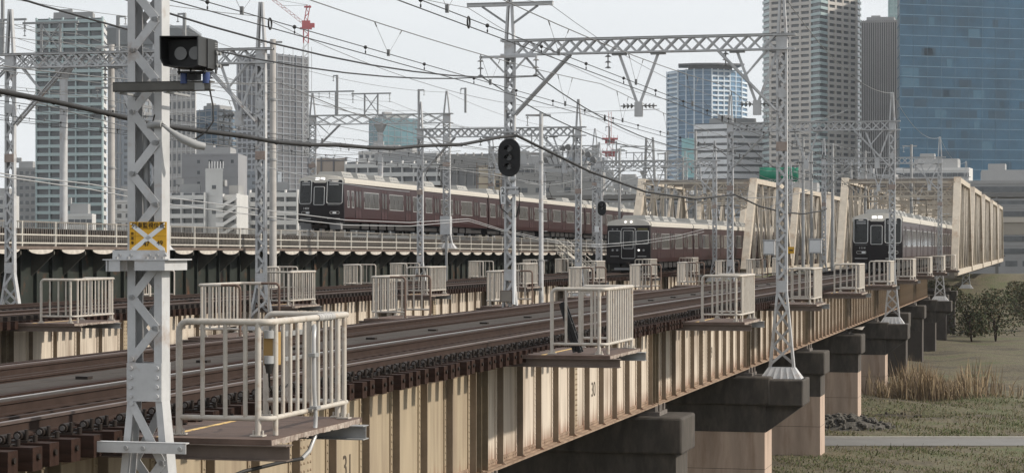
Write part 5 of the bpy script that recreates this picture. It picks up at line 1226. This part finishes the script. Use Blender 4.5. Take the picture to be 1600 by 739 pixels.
T, H, O = tower('apartment_tower', 'huge beige-grey residential tower running out of the top of the picture', 'tower block', [(1193, 1163), (1205, 1150), (1267, 1132), (1281, 1124), (1293, 1132), (1337, 1150), (1344, 1165)], -60, GLD,
    [dict(fh=3.2, bh=1.5, band=tl, d=.6, bn='balcony'), dict(fh=3.2, bh=1.7, band=cre, d=.8, bn='balcony', bays=4, cw=1.3), dict(fh=3.2, bh=1.45, band=tl, d=.6, bn='balcony'), dict(fh=3.2, bh=1.45, band=tl, d=.6, bn='balcony'), dict(fh=3.2, bh=1.6, band=cre, d=.8, bn='balcony', bays=4, cw=1.2), dict(fh=3.2, bh=1.3, band=tl, d=.6, bn='balcony')])
tower('office_tower', 'dark grey tower of thin vertical fins between the beige tower and the blue glass tower', 'tower block', [(1336, 1255), (1408, 1250), (1412, 1275)], 32, bm('fin_gap', (.085, .08, .08)), [dict(fh=400, bh=1, band=fin, d=.3, bays=21, cw=.62, col=fin, cd=.3, cn='fin', top=.2), dict(fh=400, bh=1, band=dgr, d=.3)])
T, H, O = tower('glass_tower', 'deep blue glass curtain wall tower at the right', 'tower block', [(1402, 1120), (1406, 1100), (1660, 1130)], -60, bm('glass_deep_blue', (.020, .066, .118), rough=.35, spec=.2, var=.4, scale=.05), [dict(fh=5.2, bh=.5, band=bm('steel_blue', (.075, .15, .22)), d=.2), dict(fh=5.2, bh=.4, band=bm('steel_blue', (.10, .17, .24)), d=.15, bays=12, cw=.1, cd=-.02)])
GV = [bm('pane_dark_blue', (.012, .042, .075), rough=.3, spec=.3), bm('pane_light_blue', (.035, .095, .15), rough=.25, spec=.35), bm('pane_deep_blue', (.015, .055, .10), rough=.3, spec=.3)]
Pa = Vector(((1406-800)*1100/F, 1100, 0))-O; Pb = Vector(((1660-800)*1130/F, 1130, 0))-O; ub = (Pb-Pa); ub.z = 0; LL = ub.length; ub.normalize(); nb_ = Vector((ub.y, -ub.x, 0))
for k in range(90):
    u0 = random.uniform(0, LL-12); wd = random.choice((3.2, 6.6, 9.8)); z0 = H-1.1-5.2*random.randint(1, 27); m = MB()
    q = [Pa+ub*a+nb_*d for a, d in ((u0, -.05), (u0+wd, -.05), (u0+wd, .06), (u0, .06))]
    m.hexa([(p.x, p.y, z0+.15) for p in q]+[(p.x, p.y, z0+4.5) for p in q]); m.build('window', random.choice((GV[0], GV[0], GV[1], GV[2])), T)
tower('glass_tower', 'slim teal glazed corner block above the fin tower', 'tower block', [(1389, 1300), (1406, 1295)], -60, GLT, [dict(fh=5, bh=1.1, band=bm('teal_band', (.35, .46, .46)), d=.4, bays=2, cw=.8)])
# poles and masts crowding the truss end
for k, (px, yt, Y, r) in enumerate([(1040, 238, 205, .13), (1067, 246, 240, .14), (1255, 214, 186, .13), (1268, 236, 215, .14), (1301, 224, 180, .13), (1352, 236, 210, .14), (1424, 226, 196, .14), (968, 232, 210, .13), (1330, 250, 230, .14)]):
    conc_pole(px, yt, Y, r, 'thin grey line pole with two arms among the truss clutter, %s from the left' % ['third', 'fourth', 'fifth', 'sixth', 'seventh', 'ninth', 'tenth', 'second', 'eighth'][k], -2.2, True, STEELD)
# flood bank beyond the bridges with bushes
g = MB(); yb0, yb1, yb2 = 300, 318, 330
g.add([(-400,yb0,GZ-.1),(700,yb0,GZ-.1),(700,yb1,GZ+4.2),(-400,yb1,GZ+4.2),(700,yb2,GZ+4.2),(-400,yb2,GZ+4.2),(700,yb2+20,GZ-.1),(-400,yb2+20,GZ-.1)], [(0,1,2,3),(3,2,4,5),(5,4,6,7)]); struct(g.build('flood_bank', gm))
LEAF = mat('bush_leaf', (.05, .062, .026), .8, var=.5, scale=2); LEAFB = mat('bush_leaf_brown', (.10, .082, .045), .8, var=.5, scale=2)
for k in range(14):
    Y = random.uniform(185, 290); X = Y*(.188+.0045*k+random.uniform(-.003, .003)); h = random.uniform(2.2, 5.0)
    T = thing('bush', 'winter bush on the river bank below the far trusses, %s from the left' % ['first','second','third','fourth','fifth','sixth','seventh','eighth','ninth','tenth','eleventh','twelfth','thirteenth','fourteenth'][k], 'bush', (X, Y, GZ), 0, 'bushes on the river bank')
    m = MB()
    for j in range(5): a = random.uniform(0, 6.28); m.tube([(0, 0, 0), (.3*math.cos(a), .3*math.sin(a), h*.4), (h*.3*math.cos(a), h*.3*math.sin(a), h*.85)], [.07, .05, .015], 5)
    m.build('trunk', SLEEP, T); m = MB()
    for j in range(1300):
        a = random.uniform(0, 6.28); u = random.random()**.5; z = h*random.uniform(.15, 1.0); rr = h*.55*u*math.sqrt(max(.05, 1-(z/h-.45)**2*2.6))*(.75+.25*math.sin(a*3+k))
        c = Vector((rr*math.cos(a), rr*math.sin(a), z)); d1 = Vector((random.gauss(0,1), random.gauss(0,1), random.gauss(0,1))).normalized()*.16; d2 = Vector((random.gauss(0,1), random.gauss(0,1), random.gauss(0,1))).normalized()*.12
        m.add([c-d1, c+d2*.7, c+d1*.7, c-d2*.7], [(0,1,2,3)], 0 if random.random() < .55 else 1)
    m.build('crown', [LEAF, LEAFB], T)
# far viaduct / station structure that closes the view behind the trusses
T = thing('elevated_station', 'long dark elevated station structure behind the trusses', 'station', (60, 420, GZ), RZ)
stn = bm('station_grey', (.17, .165, .16)); 
m = MB(); m.box(-62, 110, 0, 14, 17.6, 18.4); m.build('roof', stn, T); m = MB(); m.box(-62, 110, 0, 14, 10.5, 12.8); m.build('deck', bm('deck_beige', (.30, .27, .23)), T)
for i in range(30): m = MB(); x = -60+i*5.8; m.box(x-.3, x+.3, .2, .8, 0, 17.6); m.build('column', stn, T)
for k, (z0, z1) in enumerate(((12.8, 13.8), (15.6, 16.2), (16.9, 17.3))): m = MB(); m.box(-62, 110, -.3, -.1, z0, z1); m.build('fascia', gre if k else bei, T)
fill = [(-40, 30, 860, 306, wht), (20, 62, 1000, 262, gre), (-60, -8, 700, 250, bei), (98, 150, 660, 334, pal), (205, 300, 820, 330, gre), (430, 520, 980, 318, pal), (700, 800, 900, 300, gre), (930, 1048, 900, 290, pal), (1000, 1100, 800, 306, gre), (1180, 1300, 700, 300, bei), (1320, 1420, 640, 288, gre), (1400, 1520, 700, 262, pal), (1500, 1640, 600, 282, gre)]
fill += [(192, 262, 1150, 188, blg), (384, 440, 1120, 268, blg), (792, 872, 760, 256, gre), (866, 950, 820, 246, blg), (560, 640, 1000, 236, pal)]
wherel = ['at the far left edge', 'left of the striped tower', 'half cut by the left edge', 'below the striped tower', 'behind the closest mast', 'behind the maroon train nose', 'behind the big signal', 'behind the small signal', 'behind the brown train', 'behind the truss end post', 'behind the blue-black train', 'under the blue glass tower', 'at the far right edge', 'seen through the closest mast', 'left of the maroon train nose, bluish and tall', 'right of the big signal, topmost grey one', 'right of the thin pale steel pole, bluish', 'under the viaduct gantry, pale and far']
for (x0, x1, Y, yt, mm), wl in zip(fill, wherel):
    tower('office_block', 'low city building with window rows ' + wl, 'building', [(x0, Y), (x1-6, Y-3), (x1, Y+8)], yt, mm, [dict(fh=3.4, bh=.3, band=mm, d=.12, win=(1.7, 1.5), nw=max(4, int((x1-x0)/9)), skip=.1), None], group='low city buildings')
# red tower crane
X, Y, Z = PX(478, 84, 1262); T = thing('tower_crane', 'red tower crane with pale lattice jib on the dark grey tower', 'crane', (X, Y, Z-60))
def lat(m, a, b_, w_, n, t_=.25):
    a = Vector(a); b_ = Vector(b_); d = (b_-a).normalized(); s1 = d.cross(Vector((0, 1, 0))).normalized()*w_/2; s2 = Vector((0, w_/2, 0))
    for i in (-1, 1):
        for j in (-1, 1): m.beam(a+s1*i+s2*j, b_+s1*i+s2*j, t_, t_, (0, 1, 0))
    for k in range(n):
        p, q = a+(b_-a)*(k/n), a+(b_-a)*((k+1)/n); sg = 1 if k % 2 else -1
        for j in (-1, 1): m.beam(p+s1*sg+s2*j, q-s1*sg+s2*j, t_*.8, t_*.8, (0, 1, 0))
m = MB(); lat(m, (0, 0, 0), (0, 0, 66), 2.6, 24); m.build('mast', PALE, T)
m = MB(); lat(m, (0, 0, 66), (0, 0, 76), 2.8, 4, .4); m.build('slewing_mast', RED, T)
m = MB(); m.box(-3.4, 3.4, -1.5, 1.5, 74, 75); m.box(-2.2, 2.4, -1.4, 1.4, 75, 79); m.box(1.5, 5, -1.2, 1.2, 75, 77.5); lat(m, (0, 0, 79), (1.5, 0, 88), 1.8, 4, .3); m.box(-1, 3, -.8, .8, 86.5, 87.5); m.build('machinery_deck', RED, T)
m = MB(); lat(m, (-2, 0, 78), (-20, 0, 92), 1.5, 14, .2); m.build('jib', bm('jib_pink', (.45, .25, .25)), T)
m = MB(); m.tube([(1.5, 0, 88), (-14, 0, 87.6)], .1, 4); m.tube([(1.5, 0, 88), (-19, 0, 91.5)], .1, 4); m.build('stay', WIREG, T)
# red and white antenna tower
X, Y, Z = PX(953, 262, 900); T = thing('antenna_tower', 'small red and white antenna tower above the small signal', 'antenna tower', (X, Y, Z-20))
m = MB(); lat(m, (0, 0, 0), (0, 0, 32), 2.2, 14, .2); m.build('mast', PALE, T)
for z in (26, 31.5): m = MB(); m.box(-3.2, 3.2, -2, 2, z, z+.7); [m.box(x-.08, x+.08, -2, -1.9, z, z+1.8) for x in (-3, -1.5, 0, 1.5, 3)]; m.box(-2, 2, -1, 1, z-1.5, z); m.build('platform', RED, T)
m = MB(); lat(m, (0, 0, 32), (0, 0, 43), 1.2, 6, .15); m.build('mast_top', bm('pink_pale', (.5, .3, .3)), T)
# haze: an even, thin body of air over the whole scene
hm = bpy.data.materials.new('haze_air'); hm.use_nodes = True; t = hm.node_tree; t.nodes.clear()
ho = t.nodes.new('ShaderNodeOutputMaterial'); hv = t.nodes.new('ShaderNodeVolumePrincipled')
hv.inputs['Color'].default_value = (.86, .91, .97, 1); hv.inputs['Density'].default_value = .00009; hv.inputs['Anisotropy'].default_value = .2
t.links.new(hv.outputs[0], ho.inputs['Volume'])
g = MB(); g.box(-900, 900, -60, 1700, GZ-1.5, 190); struct(g.build('haze', hm), 'stuff')
